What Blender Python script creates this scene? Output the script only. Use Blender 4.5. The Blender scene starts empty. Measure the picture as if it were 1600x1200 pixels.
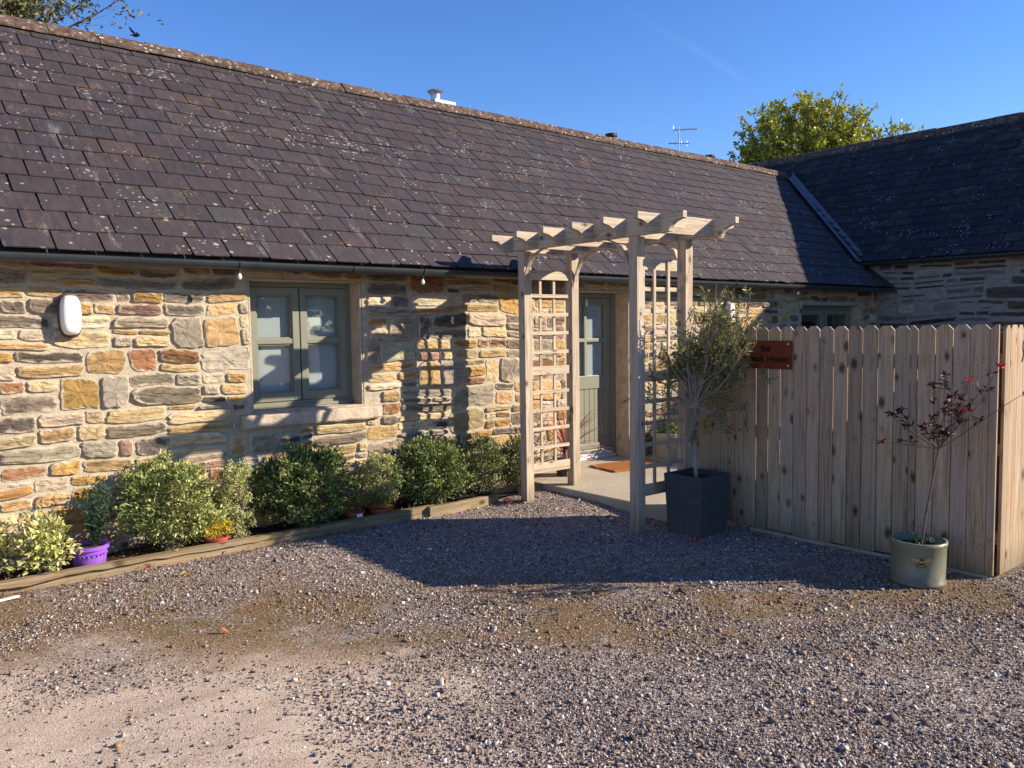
import bpy, math, random
import numpy as np
from mathutils import Vector, Matrix, noise as mnoise
random.seed(7)
rng = np.random.default_rng(7)
S = bpy.context.scene
COL = S.collection
pi = math.pi

# ------------------------------------------------------------------ camera
cam_d = bpy.data.cameras.new("Camera")
cam = bpy.data.objects.new("Camera", cam_d)
COL.objects.link(cam)
cam_d.sensor_width = 36.0
cam_d.lens = 1265.0 / 1600.0 * 36.0
cam_d.clip_start = 0.05
cam_d.clip_end = 2000.0
# rows: world axes expressed in camera (right, down, forward)
RX = (0.76817133, -0.05534348, 0.63784787)
RY = (-0.64007921, -0.04375973, 0.76706172)
RZ = (-0.01453982, -0.99750799, -0.06903918)
cam.matrix_world = Matrix((
    (RX[0], -RX[1], -RX[2], 0.0),
    (RY[0], -RY[1], -RY[2], 0.0),
    (RZ[0], -RZ[1], -RZ[2], 1.65),
    (0, 0, 0, 1)))
S.camera = cam

# ------------------------------------------------------------------ light
SUN_AZ = math.radians(40.5)      # sun stands towards +X, turned this far to -Y
SUN_EL = math.radians(24.2)
w = bpy.data.worlds.new("World")
S.world = w
w.use_nodes = True
nt = w.node_tree
bg = nt.nodes["Background"]
sky = nt.nodes.new("ShaderNodeTexSky")
sky.sky_type = 'NISHITA'
sky.sun_disc = False
sky.sun_elevation = SUN_EL
sky.sun_rotation = math.atan2(math.cos(SUN_AZ), -math.sin(SUN_AZ))
sky.air_density = 1.0
sky.dust_density = 0.0
sky.ozone_density = 4.5
hs = nt.nodes.new('ShaderNodeHueSaturation')
hs.inputs['Saturation'].default_value = 1.17
hs.inputs['Value'].default_value = 1.12
hs.inputs['Hue'].default_value = 0.513
nt.links.new(sky.outputs[0], hs.inputs['Color'])
CT_N = (-0.13633, 0.59679, -0.79073)
CT_M = (0.7505, 0.58323, 0.31079)
CT_T = (0.64665, -0.55107, -0.52741)
# a thin, broken vapour trail low in the north-east sky
def wn(typ, **kw):
    x = nt.nodes.new(typ)
    for k_, v_ in kw.items(): setattr(x, k_, v_)
    return x
def wmath(op, a, b=0.0):
    x = wn('ShaderNodeMath', operation=op)
    for i_, y_ in enumerate((a, b)):
        if isinstance(y_, (int, float)): x.inputs[i_].default_value = y_
        else: nt.links.new(y_, x.inputs[i_])
    return x.outputs[0]
def wdot(vec):
    x = wn('ShaderNodeVectorMath', operation='DOT_PRODUCT'); nt.links.new(wtc.outputs['Generated'], x.inputs[0]); x.inputs[1].default_value = vec
    return x.outputs['Value']
wtc = wn('ShaderNodeTexCoord')
wno = wn('ShaderNodeTexNoise'); wno.inputs['Scale'].default_value = 22.0; wno.inputs['Detail'].default_value = 5.0
nt.links.new(wtc.outputs['Generated'], wno.inputs['Vector'])
dist_ = wmath('ABSOLUTE', wmath('ADD', wdot(CT_N), wmath('MULTIPLY', wmath('SUBTRACT', wno.outputs[0], 0.5), 0.010)))
mr = wn('ShaderNodeMapRange'); nt.links.new(dist_, mr.inputs[0]); mr.inputs[1].default_value = 0.0; mr.inputs[2].default_value = 0.006; mr.inputs[3].default_value = 1.0; mr.inputs[4].default_value = 0.0
mr2 = wn('ShaderNodeMapRange'); nt.links.new(wmath('ABSOLUTE', wdot(CT_T)), mr2.inputs[0]); mr2.inputs[1].default_value = 0.05; mr2.inputs[2].default_value = 0.10; mr2.inputs[3].default_value = 1.0; mr2.inputs[4].default_value = 0.0
front = wmath('GREATER_THAN', wdot(CT_M), 0.0)
fac_ = wmath('MULTIPLY', wmath('MULTIPLY', wmath('MULTIPLY', mr.outputs[0], mr2.outputs[0]), front), wmath('MULTIPLY', wno.outputs[0], 0.035))
mxw = wn('ShaderNodeMix', data_type='RGBA'); nt.links.new(fac_, mxw.inputs[0]); nt.links.new(hs.outputs[0], mxw.inputs[6]); mxw.inputs[7].default_value = (7.5, 8.5, 10.0, 1)
nt.links.new(mxw.outputs[2], bg.inputs[0])
bg.inputs[1].default_value = 0.094
sd = bpy.data.lights.new("Sun", 'SUN')
sd.energy = 5.0
sd.angle = math.radians(0.5)
sd.color = (1.0, 0.88, 0.72)
sun = bpy.data.objects.new("Sun", sd)
COL.objects.link(sun)
to_sun = Vector((math.cos(SUN_AZ) * math.cos(SUN_EL), -math.sin(SUN_AZ) * math.cos(SUN_EL), math.sin(SUN_EL)))
sun.rotation_euler = to_sun.to_track_quat('Z', 'Y').to_euler()
sun.location = (10, -8, 8)
S.render.engine = 'CYCLES'
S.view_settings.view_transform = 'Standard'
S.view_settings.look = 'None'
S.view_settings.exposure = 1.0
S.view_settings.gamma = 1.0

# ------------------------------------------------------------------ helpers
BASE = {}

def tag(o, label=None, cat=None, group=None, kind=None):
    if label: o['label'] = label
    if cat: o['category'] = cat
    if group: o['group'] = group
    if kind: o['kind'] = kind
    return o

def thing(name, label, cat, loc=(0, 0, 0), group=None, rz=0.0):
    o = bpy.data.objects.new(name, None)
    COL.objects.link(o)
    o.location = loc
    o.rotation_euler = (0, 0, rz)
    o.empty_display_size = 0.1
    BASE[o.name] = Vector(loc) if rz == 0.0 else Vector((0, 0, 0))
    return tag(o, label, cat, group)

class MB:
    def __init__(s):
        s.v = []; s.f = []; s.t = []
    def add(s, vs, fs, tint=(1, 1, 1)):
        n = len(s.v)
        s.v.extend([tuple(p) for p in vs])
        s.f.extend([tuple(i + n for i in f) for f in fs])
        if len(tint) == len(vs) and hasattr(tint[0], '__len__'):
            s.t.extend([tuple(c) for c in tint])
        else:
            s.t.extend([tuple(tint)] * len(vs))
        return s
    def box(s, x0, x1, y0, y1, z0, z1, tint=(1, 1, 1)):
        v = [(x, y, z) for z in (z0, z1) for (x, y) in ((x0, y0), (x1, y0), (x1, y1), (x0, y1))]
        return s.add(v, [(3, 2, 1, 0), (4, 5, 6, 7), (0, 1, 5, 4), (1, 2, 6, 5), (2, 3, 7, 6), (3, 0, 4, 7)], tint)
    def prism(s, poly, axis, a, b, tint=(1, 1, 1)):
        """poly: 2D outline; axis 0/1/2 = extrusion axis; the outline runs in the other two (kept in xyz order)"""
        def P(p, t):
            q = list(p); q.insert(axis, t); return tuple(q)
        n = len(poly)
        v = [P(p, a) for p in poly] + [P(p, b) for p in poly]
        f = [tuple(range(n))[::-1], tuple(range(n, 2 * n))]
        f += [(i, (i + 1) % n, n + (i + 1) % n, n + i) for i in range(n)]
        return s.add(v, f, tint)
    def tube(s, pts, rad, seg=6, tint=(1, 1, 1), cap=True):
        pts = [Vector(p) for p in pts]
        if not hasattr(rad, '__len__'): rad = [rad] * len(pts)
        vs = []; fs = []
        prev = None
        for i, p in enumerate(pts):
            d = (pts[min(i + 1, len(pts) - 1)] - pts[max(i - 1, 0)])
            if d.length < 1e-9: d = Vector((0, 0, 1))
            d.normalize()
            if prev is None:
                a = d.orthogonal().normalized()
            else:
                a = (prev - d * prev.dot(d))
                a = a.normalized() if a.length > 1e-6 else d.orthogonal().normalized()
            prev = a
            b = d.cross(a)
            for k in range(seg):
                t = 2 * pi * k / seg
                vs.append(p + (a * math.cos(t) + b * math.sin(t)) * rad[i])
        for i in range(len(pts) - 1):
            for k in range(seg):
                k2 = (k + 1) % seg
                fs.append((i * seg + k, i * seg + k2, (i + 1) * seg + k2, (i + 1) * seg + k))
        if cap:
            fs.append(tuple(range(seg))[::-1]); fs.append(tuple((len(pts) - 1) * seg + k for k in range(seg)))
        return s.add(vs, fs, tint)
    def lathe(s, cx, cy, prof, seg=32, tint=(1, 1, 1)):
        vs = []; fs = []
        for r, z in prof:
            for k in range(seg):
                t = 2 * pi * k / seg
                vs.append((cx + r * math.cos(t), cy + r * math.sin(t), z))
        for i in range(len(prof) - 1):
            for k in range(seg):
                k2 = (k + 1) % seg
                fs.append((i * seg + k, i * seg + k2, (i + 1) * seg + k2, (i + 1) * seg + k))
        if prof[0][0] > 1e-4: fs.append(tuple(range(seg))[::-1])
        if prof[-1][0] > 1e-4: fs.append(tuple((len(prof) - 1) * seg + k for k in range(seg)))
        return s.add(vs, fs, tint)
    def build(s, name, mat, parent=None, bevel=0, smooth=False, local=False):
        return mesh_obj(name, np.array(s.v, dtype=np.float64), s.f, mat, parent, np.array(s.t), bevel, smooth, local)

def mesh_obj(name, v, f, mat, parent=None, tint=None, bevel=0, smooth=False, local=False):
    off = Vector((0, 0, 0))
    if parent is not None and not local:
        off = BASE.get(parent.name, Vector((0, 0, 0)))
    v = np.asarray(v, dtype=np.float64) - np.array(off)
    me = bpy.data.meshes.new(name)
    if isinstance(f, np.ndarray):
        n, k = f.shape
        me.vertices.add(len(v)); me.vertices.foreach_set('co', v.astype(np.float32).ravel())
        me.loops.add(n * k); me.loops.foreach_set('vertex_index', f.astype(np.int32).ravel())
        me.polygons.add(n); me.polygons.foreach_set('loop_start', np.arange(0, n * k, k, dtype=np.int32))
        me.update(calc_edges=True); me.validate()
    else:
        me.from_pydata([tuple(p) for p in v], [], f)
        me.update()
    if tint is not None and len(tint) == len(v):
        at = me.color_attributes.new("tint", 'FLOAT_COLOR', 'POINT')
        c = np.ones((len(v), 4), dtype=np.float32); c[:, :3] = tint
        at.data.foreach_set('color', c.ravel())
    if smooth:
        me.polygons.foreach_set('use_smooth', [True] * len(me.polygons))
    me.materials.append(mat)
    o = bpy.data.objects.new(name, me)
    COL.objects.link(o)
    if parent is not None:
        o.parent = parent
        BASE[o.name] = off
    if bevel:
        m = o.modifiers.new("Bevel", 'BEVEL'); m.width = bevel; m.segments = 2; m.limit_method = 'ANGLE'
    return o

# ------------------------------------------------------------------ materials
class N:
    def __init__(s, name, rough=0.8, spec=0.3):
        s.m = bpy.data.materials.new(name); s.m.use_nodes = True
        s.t = s.m.node_tree; s.p = s.t.nodes["Principled BSDF"]
        s.p.inputs['Roughness'].default_value = rough
        s.p.inputs['Specular IOR Level'].default_value = spec
        s.co = s.n('ShaderNodeTexCoord')
    def n(s, typ, **kw):
        x = s.t.nodes.new(typ)
        for k, v in kw.items(): setattr(x, k, v)
        return x
    def l(s, a, b): s.t.links.new(a, b)
    def val(s, x, sock):
        if isinstance(x, (int, float, tuple)): sock.default_value = x
        else: s.l(x, sock)
    def mapping(s, scale=(1, 1, 1), src='Object', rot=(0, 0, 0)):
        m = s.n('ShaderNodeMapping'); m.inputs['Scale'].default_value = scale; m.inputs['Rotation'].default_value = rot
        s.l(s.co.outputs[src], m.inputs[0]); return m.outputs[0]
    def noise(s, scale, detail=4, rough=0.55, vec=None, dist=0.0):
        x = s.n('ShaderNodeTexNoise'); x.inputs['Scale'].default_value = scale
        x.inputs['Detail'].default_value = detail; x.inputs['Roughness'].default_value = rough
        x.inputs['Distortion'].default_value = dist
        s.l(vec if vec is not None else s.co.outputs['Object'], x.inputs['Vector']); return x
    def voro(s, scale, vec=None, feature='F1', rnd=1.0):
        x = s.n('ShaderNodeTexVoronoi', feature=feature); x.inputs['Scale'].default_value = scale
        x.inputs['Randomness'].default_value = rnd
        s.l(vec if vec is not None else s.co.outputs['Object'], x.inputs['Vector']); return x
    def ramp(s, fac, stops, interp='LINEAR'):
        r = s.n('ShaderNodeValToRGB'); r.color_ramp.interpolation = interp
        e = r.color_ramp.elements
        while len(e) < len(stops): e.new(0.5)
        for i, (p, c) in enumerate(stops):
            e[i].position = p
            if not hasattr(c, '__len__'): c = (c, c, c)
            e[i].color = (*c, 1)
        s.l(fac, r.inputs[0]); return r.outputs[0]
    def mix(s, fac, a, b, mode='MIX'):
        x = s.n('ShaderNodeMix', data_type='RGBA', blend_type=mode)
        for i, y in ((0, fac), (6, a), (7, b)):
            if isinstance(y, tuple) and len(y) == 3: y = (*y, 1)
            s.val(y, x.inputs[i])
        return x.outputs[2]
    def math(s, op, a, b=0.0, clamp=False):
        x = s.n('ShaderNodeMath', operation=op, use_clamp=clamp)
        s.val(a, x.inputs[0]); s.val(b, x.inputs[1]); return x.outputs[0]
    def attr(s, name='tint'):
        x = s.n('ShaderNodeAttribute', attribute_name=name); return x.outputs['Color']
    def color(s, c): s.val(c if not (isinstance(c, tuple) and len(c) == 3) else (*c, 1), s.p.inputs['Base Color']); return s
    def bump(s, h, strength=0.5, dist=0.01):
        b = s.n('ShaderNodeBump'); b.inputs['Strength'].default_value = strength; b.inputs['Distance'].default_value = dist
        s.l(h, b.inputs['Height']); s.l(b.outputs[0], s.p.inputs['Normal']); return s

def simple(name, c, rough=0.6, spec=0.4, var=0.15, scale=30, bump=0.1, metal=0.0):
    m = N(name, rough, spec)
    nz = m.noise(scale, 5)
    lo = tuple(max(0, x * (1 - var)) for x in c); hi = tuple(min(1, x * (1 + var)) for x in c)
    m.color(m.ramp(nz.outputs[0], [(0.3, lo), (0.7, hi)]))
    m.p.inputs['Metallic'].default_value = metal
    if bump: m.bump(m.noise(scale * 4, 3).outputs[0], bump, 0.002)
    return m.m

def grimy(mat, dirt=(0.10, 0.075, 0.05), h=0.14, amt=0.75):
    """soil splashes rising a hand's breadth from the foot, thin scuffs above"""
    m = N.__new__(N); m.m = mat; m.t = mat.node_tree; m.p = m.t.nodes["Principled BSDF"]; m.co = m.n('ShaderNodeTexCoord')
    src = m.p.inputs['Base Color'].links[0].from_socket
    P = m.n('ShaderNodeSeparateXYZ'); m.l(m.co.outputs['Object'], P.inputs[0])
    nz = m.noise(28, 5, 0.75); n2 = m.noise(9, 4, 0.7)
    k = m.math('ADD', m.math('DIVIDE', P.outputs[2], h), m.math('MULTIPLY', m.math('SUBTRACT', nz.outputs[0], 0.5), 3.0))
    f = m.ramp(k, [(0.0, amt), (0.9, 0.0)])
    c = m.mix(f, src, dirt)
    c = m.mix(m.ramp(n2.outputs[0], [(0.55, 0.0), (0.75, 0.35)]), c, tuple(x * 1.6 for x in dirt))
    m.color(c)
    return mat

def wood(name, axis, light, dark, weather=0.5, green=0.0):
    """weathered softwood, grain runs along `axis`; every board takes its own stretch of grain from its tint"""
    m = N(name, 0.85, 0.2)
    off = m.n('ShaderNodeVectorMath', operation='SCALE'); m.l(m.attr(), off.inputs[0]); off.inputs[3].default_value = 37.0
    base = m.n('ShaderNodeVectorMath', operation='ADD'); m.l(m.co.outputs['Object'], base.inputs[0]); m.l(off.outputs[0], base.inputs[1])
    def mp(scale, src=None):
        x = m.n('ShaderNodeMapping'); x.inputs['Scale'].default_value = scale
        m.l(src if src is not None else base.outputs[0], x.inputs[0]); return x.outputs[0]
    # knots bend the grain round them
    sk = [8.5, 8.5, 8.5]; sk[axis] = 5.0
    kn = m.voro(1.0, mp(tuple(sk)))
    kc = m.n('ShaderNodeSeparateColor'); m.l(kn.outputs['Color'], kc.inputs[0])
    wob = m.math('MULTIPLY', m.math('SUBTRACT', m.noise(45, 3, 0.6).outputs[0], 0.5), 0.10)
    kd = m.math('ADD', kn.outputs['Distance'], wob)
    rad = m.math('ADD', m.math('MULTIPLY', kc.outputs[0], 0.24), 0.08)      # every knot its own size
    core = m.ramp(m.math('DIVIDE', kd, rad), [(0.0, 0.95), (0.45, 0.8), (0.62, 0.45), (1.0, 0.0)])
    halo = m.ramp(kd, [(0.05, 1.0), (0.30, 0.0)])
    swirl = m.n('ShaderNodeVectorMath', operation='ADD')
    hb = m.n('ShaderNodeCombineXYZ')
    hv = m.math('MULTIPLY', halo, 0.030)
    for i in range(3):
        if i != axis: m.l(hv, hb.inputs[i])
    m.l(base.outputs[0], swirl.inputs[0]); m.l(hb.outputs[0], swirl.inputs[1])
    sc = [30, 30, 30]; sc[axis] = 1.0
    g = m.noise(1.6, 6, 0.62, mp(tuple(sc), swirl.outputs[0]), 0.9)
    sc2 = [95, 95, 95]; sc2[axis] = 1.5
    g2 = m.noise(2.2, 4, 0.6, mp(tuple(sc2), swirl.outputs[0]))
    mid = tuple((a + b) / 2 for a, b in zip(light, dark))
    c = m.ramp(g.outputs[0], [(0.30, dark), (0.45, mid), (0.50, tuple(x * 0.92 for x in light)), (0.66, light)])
    c = m.mix(m.ramp(g2.outputs[0], [(0.44, 0.0), (0.70, 0.65)]), c, tuple(x * 0.55 for x in dark))
    big = m.noise(2.2, 4, 0.6, base.outputs[0])
    c = m.mix(m.ramp(big.outputs[0], [(0.35, 0.0), (0.75, weather)]), c, (0.335, 0.285, 0.235))
    sd = [26, 26, 26]; sd[axis] = 2.2
    drip = m.noise(1.0, 4, 0.65, mp(tuple(sd)))
    c = m.mix(m.ramp(drip.outputs[0], [(0.57, 0.0), (0.75, 0.6)]), c, tuple(x * 0.5 for x in dark))
    c = m.mix(m.math('MULTIPLY', halo, 0.35), c, tuple(x * 0.75 for x in dark))
    c = m.mix(core, c, tuple(x * 0.22 for x in dark))
    if green:
        gm = m.ramp(m.noise(3.0, 4).outputs[0], [(0.45, 0.0), (0.7, green)])
        c = m.mix(gm, c, (0.19, 0.155, 0.055))
    c = m.mix(1.0, c, m.attr(), 'MULTIPLY')
    P = m.n('ShaderNodeSeparateXYZ'); m.l(m.co.outputs['Object'], P.inputs[0])
    if axis == 2:
        k = m.math('ADD', m.math('DIVIDE', P.outputs[2], 0.22), m.math('MULTIPLY', m.math('SUBTRACT', drip.outputs[0], 0.5), 2.6))
        c = m.mix(m.ramp(k, [(0.0, 0.6), (1.0, 0.0)]), c, (0.11, 0.09, 0.045))
    m.color(c)
    m.bump(m.math('ADD', g.outputs[0], m.math('MULTIPLY', g2.outputs[0], 0.6)), 0.4, 0.004)
    return m.m

AW_L, AW_D = (0.64, 0.525, 0.39), (0.34, 0.24, 0.155)
WOOD = [wood("weathered_timber_" + "xyz"[a], a, AW_L, AW_D, 0.55) for a in range(3)]
FW_L, FW_D = (0.50, 0.365, 0.235), (0.24, 0.155, 0.085)
FWOOD = [wood("fence_timber_" + "xyz"[a], a, FW_L, FW_D, 0.8) for a in range(3)]
SLEEPER = wood("sleeper_timber", 0, (0.36, 0.26, 0.15), (0.17, 0.11, 0.055), 0.35, 0.5)
SLEEPER_Y = wood("sleeper_timber_cross", 1, (0.42, 0.33, 0.19), (0.24, 0.17, 0.09), 0.3, 0.6)

# stone of walls, tint attribute = stone colour, alpha unused; mortar smeared near rims through "tint" of the rim
def stone_mat(name, mortar, smear=0.6):
    m = N(name, 0.9, 0.2)
    base = m.attr()
    v = m.mapping((1.2, 1.2, 5.0))
    n1 = m.noise(5.0, 6, 0.65, v, 0.4)
    n2 = m.noise(38.0, 5, 0.7)
    c = m.mix(m.ramp(n1.outputs[0], [(0.30, 0.0), (0.68, 0.85)]), base, m.mix(1.0, base, (1.75, 1.65, 1.5), 'MULTIPLY'))
    c = m.mix(m.ramp(n1.outputs[0], [(0.28, 0.75), (0.46, 0.0)]), c, m.mix(1.0, base, (0.42, 0.38, 0.36), 'MULTIPLY'))
    c = m.mix(m.ramp(n2.outputs[0], [(0.35, 0.5), (0.6, 0.0)]), c, m.mix(1.0, c, (0.5, 0.47, 0.44), 'MULTIPLY'))
    sm = m.n('ShaderNodeAttribute', attribute_name='rim').outputs['Fac']
    n3 = m.noise(14.0, 5, 0.7)
    k = m.math('ADD', m.math('MULTIPLY', sm, 0.55), m.math('SUBTRACT', n3.outputs[0], 0.5))
    n4 = m.noise(2.2, 3)
    k = m.math('ADD', k, m.math('MULTIPLY', m.math('SUBTRACT', n4.outputs[0], 0.5), 0.9))
    k = m.ramp(k, [(0.20, 0.0), (0.42, smear)])
    c = m.mix(k, c, mortar)
    m.color(c)
    h = m.math('ADD', m.math('MULTIPLY', n1.outputs[0], 1.0), m.math('MULTIPLY', n2.outputs[0], 0.5))
    m.bump(h, 0.75, 0.012)
    return m.m

def mortar_mat(name, c):
    m = N(name, 0.95, 0.1)
    n = m.noise(11, 6, 0.7); n2 = m.noise(70, 4, 0.7)
    d = tuple(x * 0.62 for x in c)
    col = m.ramp(n.outputs[0], [(0.3, d), (0.6, c)])
    col = m.mix(m.ramp(n2.outputs[0], [(0.3, 0.5), (0.55, 0.0)]), col, tuple(x * 0.45 for x in c))
    m.color(col)
    m.bump(m.math('ADD', n.outputs[0], m.math('MULTIPLY', n2.outputs[0], 0.5)), 0.9, 0.014)
    return m.m

MORT = (0.50, 0.425, 0.31)
STONE = stone_mat("rubble_stone", MORT, 0.75)
MORTAR = mortar_mat("lime_mortar", MORT)
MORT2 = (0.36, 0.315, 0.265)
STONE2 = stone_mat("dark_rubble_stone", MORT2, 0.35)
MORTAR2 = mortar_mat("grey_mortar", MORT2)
PLASTER = mortar_mat("reveal_render", (0.56, 0.45, 0.33))

def slate_mat():
    m = N("roof_slate", 0.75, 0.22)
    base = m.attr()
    n1 = m.noise(3.0, 4, 0.6)
    n2 = m.noise(1.0, 5, 0.6, m.mapping((26, 6, 6)))
    c = m.mix(m.ramp(n2.outputs[0], [(0.32, 0.0), (0.66, 0.8)]), m.mix(1.0, base, (0.82, 0.82, 0.84), 'MULTIPLY'), m.mix(1.0, base, (1.5, 1.45, 1.47), 'MULTIPLY'))
    c = m.mix(m.ramp(n1.outputs[0], [(0.42, 0.0), (0.72, 0.4)]), c, m.mix(1.0, base, (1.35, 1.12, 1.1), 'MULTIPLY'))
    # pale crusty lichen: dots in colonies
    vv = m.voro(24.0)
    sz = m.noise(2.3, 4, 0.65)
    thr = m.ramp(sz.outputs[0], [(0.45, 0.0), (0.62, 0.44)])
    sel = m.math('MULTIPLY', m.ramp(vv.outputs['Color'], [(0.35, 0.0), (0.75, 1.0)]), thr)
    wob = m.math('MULTIPLY', m.math('SUBTRACT', m.noise(60, 3).outputs[0], 0.5), 0.25)
    dots = m.ramp(m.math('SUBTRACT', sel, m.math('ADD', vv.outputs['Distance'], wob)), [(0.0, 0.0), (0.07, 0.8)])
    dn = m.ramp(m.noise(130, 3, 0.7).outputs[0], [(0.35, 0.35), (0.6, 1.0)])
    c = m.mix(m.math('MULTIPLY', dots, dn), c, (0.36, 0.345, 0.32))
    # larger rosettes, mostly on the lower courses
    v9 = m.voro(11.0)
    s9 = m.n('ShaderNodeSeparateColor'); m.l(v9.outputs['Color'], s9.inputs[0])
    Pz = m.n('ShaderNodeSeparateXYZ'); m.l(m.co.outputs['Object'], Pz.inputs[0])
    low = m.ramp(m.math('ADD', m.math('MULTIPLY', m.math('SUBTRACT', Pz.outputs[2], 2.2), 0.6), m.math('MULTIPLY', m.math('SUBTRACT', sz.outputs[0], 0.5), 1.6)), [(0.0, 1.0), (0.75, 0.12)])
    r9 = m.math('MULTIPLY', m.math('MULTIPLY', m.ramp(s9.outputs[0], [(0.35, 0.0), (1.0, 1.0)]), low), 0.30)
    d9 = m.ramp(m.math('SUBTRACT', r9, m.math('ADD', v9.outputs['Distance'], wob)), [(0.0, 0.0), (0.06, 0.85)])
    c = m.mix(m.math('MULTIPLY', d9, dn), c, (0.38, 0.37, 0.345))
    st = m.noise(1.0, 4, 0.6, m.mapping((9, 1.4, 1.4)))
    fine = m.noise(95, 4, 0.8)
    stk = m.math('MULTIPLY', m.ramp(st.outputs[0], [(0.63, 0.0), (0.74, 1.0)]), m.ramp(fine.outputs[0], [(0.42, 0.0), (0.6, 0.5)]))
    c = m.mix(stk, c, (0.36, 0.35, 0.34))
    # ochre moss specks
    mo = m.math('MULTIPLY', m.ramp(m.noise(4.2, 3).outputs[0], [(0.6, 0.0), (0.72, 1.0)]), m.ramp(m.noise(48, 4).outputs[0], [(0.52, 0.0), (0.62, 0.8)]))
    c = m.mix(mo, c, (0.24, 0.15, 0.05))
    m.color(c)
    m.bump(m.math('ADD', n2.outputs[0], m.math('MULTIPLY', fine.outputs[0], 0.25)), 0.3, 0.004)
    return m.m
SLATE = slate_mat()

def ridge_mat():
    m = N("ridge_tile_clay", 0.9, 0.15)
    n = m.noise(14, 5, 0.7)
    c = m.ramp(n.outputs[0], [(0.3, (0.035, 0.025, 0.02)), (0.5, (0.09, 0.06, 0.045)), (0.62, (0.17, 0.115, 0.085))])
    v = m.voro(16.0)
    d = m.ramp(m.math('ADD', v.outputs['Distance'], m.math('MULTIPLY', m.noise(40, 3).outputs[0], 0.3)), [(0.38, 0.95), (0.46, 0.0)])
    c = m.mix(m.math('MULTIPLY', d, m.ramp(m.noise(6.5, 4).outputs[0], [(0.44, 0.0), (0.60, 0.9)])), c, (0.52, 0.48, 0.42))
    m.color(c); m.bump(n.outputs[0], 0.6, 0.01)
    return m.m
RIDGE = ridge_mat()

def ground_mat(name="gravel_ground"):
    m = N(name, 0.95, 0.12)
    P = m.n('ShaderNodeSeparateXYZ'); m.l(m.co.outputs['Object'], P.inputs[0])
    x, y = P.outputs[0], P.outputs[1]
    d = m.math('ADD', m.math('MULTIPLY', x, 0.638), m.math('MULTIPLY', y, 0.767))
    lat = m.math('SUBTRACT', m.math('MULTIPLY', x, 0.768), m.math('MULTIPLY', y, 0.640))
    nb = m.noise(0.9, 5, 0.6)
    nbo = m.math('MULTIPLY', m.math('SUBTRACT', nb.outputs[0], 0.5), 2.2)
    # fine stone pattern
    v1 = m.voro(135.0); v2 = m.voro(75.0)
    cst = [(0.0, (0.045, 0.034, 0.030)), (0.3, (0.14, 0.105, 0.090)), (0.6, (0.26, 0.205, 0.175)), (0.85, (0.40, 0.335, 0.285)), (1.0, (0.62, 0.55, 0.49))]
    sr = m.n('ShaderNodeSeparateColor'); m.l(v1.outputs['Color'], sr.inputs[0])
    sr2 = m.n('ShaderNodeSeparateColor'); m.l(v2.outputs['Color'], sr2.inputs[0])
    c = m.mix(m.ramp(sr2.outputs[1], [(0.55, 0.0), (0.6, 1.0)]), m.ramp(sr.outputs[0], cst), m.ramp(sr2.outputs[0], cst))
    # pale packed grit, lower left of the yard
    pn = m.noise(210, 4, 0.8)
    grit = m.ramp(pn.outputs[0], [(0.36, (0.18, 0.13, 0.095)), (0.49, (0.50, 0.385, 0.285)), (0.62, (0.84, 0.69, 0.53))])
    gs = m.noise(1.0, 5, 0.65, m.mapping((1.5, 3.8, 1), rot=(0, 0, 0.9)), 0.6)
    grit = m.mix(m.ramp(gs.outputs[0], [(0.42, 0.0), (0.66, 0.7)]), grit, m.mix(1.0, grit, (0.55, 0.50, 0.47), 'MULTIPLY'))
    pm = m.math('ADD', m.math('SUBTRACT', 4.35, d), nbo)
    pm = m.ramp(pm, [(0.0, 0.0), (0.55, 0.85)])
    pl = m.ramp(m.math('ADD', m.math('SUBTRACT', 0.35, lat), nbo), [(0.0, 0.0), (0.9, 1.0)])
    pale = m.math('MULTIPLY', pm, pl)
    c = m.mix(pale, c, grit)
    # moss and soil stain
    ns = m.noise(1.7, 5, 0.65)
    band = m.math('MULTIPLY', m.ramp(m.math('SUBTRACT', d, 3.7), [(0.0, 0.0), (0.5, 1.0)]), m.ramp(m.math('SUBTRACT', 5.5, d), [(0.0, 0.0), (0.6, 1.0)]))
    ms = m.math('MULTIPLY', m.ramp(ns.outputs[0], [(0.38, 0.0), (0.52, 1.0)]), band)
    msf = m.math('MULTIPLY', ms, m.ramp(m.noise(55, 4, 0.7).outputs[0], [(0.35, 0.2), (0.6, 1.0)]))
    c = m.mix(msf, c, m.ramp(m.noise(4, 3).outputs[0], [(0.35, (0.185, 0.098, 0.030)), (0.65, (0.15, 0.105, 0.030))]))
    m.color(c)
    h = m.math('ADD', m.math('MULTIPLY', v1.outputs['Distance'], -0.6), m.math('MULTIPLY', v2.outputs['Distance'], -0.5))
    h = m.math('MULTIPLY', h, m.math('SUBTRACT', 1.0, m.math('MULTIPLY', pale, 0.8)))
    h = m.math('ADD', h, m.math('MULTIPLY', pn.outputs[0], 0.14))
    m.bump(h, 0.9, 0.007)
    return m.m
GROUND = ground_mat()

def tint_mat(name, rough=0.85, spec=0.2, bump=0.3, scale=60, extra=0.35):
    m = N(name, rough, spec)
    n = m.noise(scale, 4, 0.7)
    b = m.attr()
    c = m.mix(m.ramp(n.outputs[0], [(0.35, extra), (0.6, 0.0)]), b, m.mix(1.0, b, (0.5, 0.5, 0.5), 'MULTIPLY'))
    m.color(c)
    if bump: m.bump(n.outputs[0], bump, 0.003)
    return m.m
PEBBLE = tint_mat("gravel_stone", 0.9, 0.2, 0.3, 120, 0.5)

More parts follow.
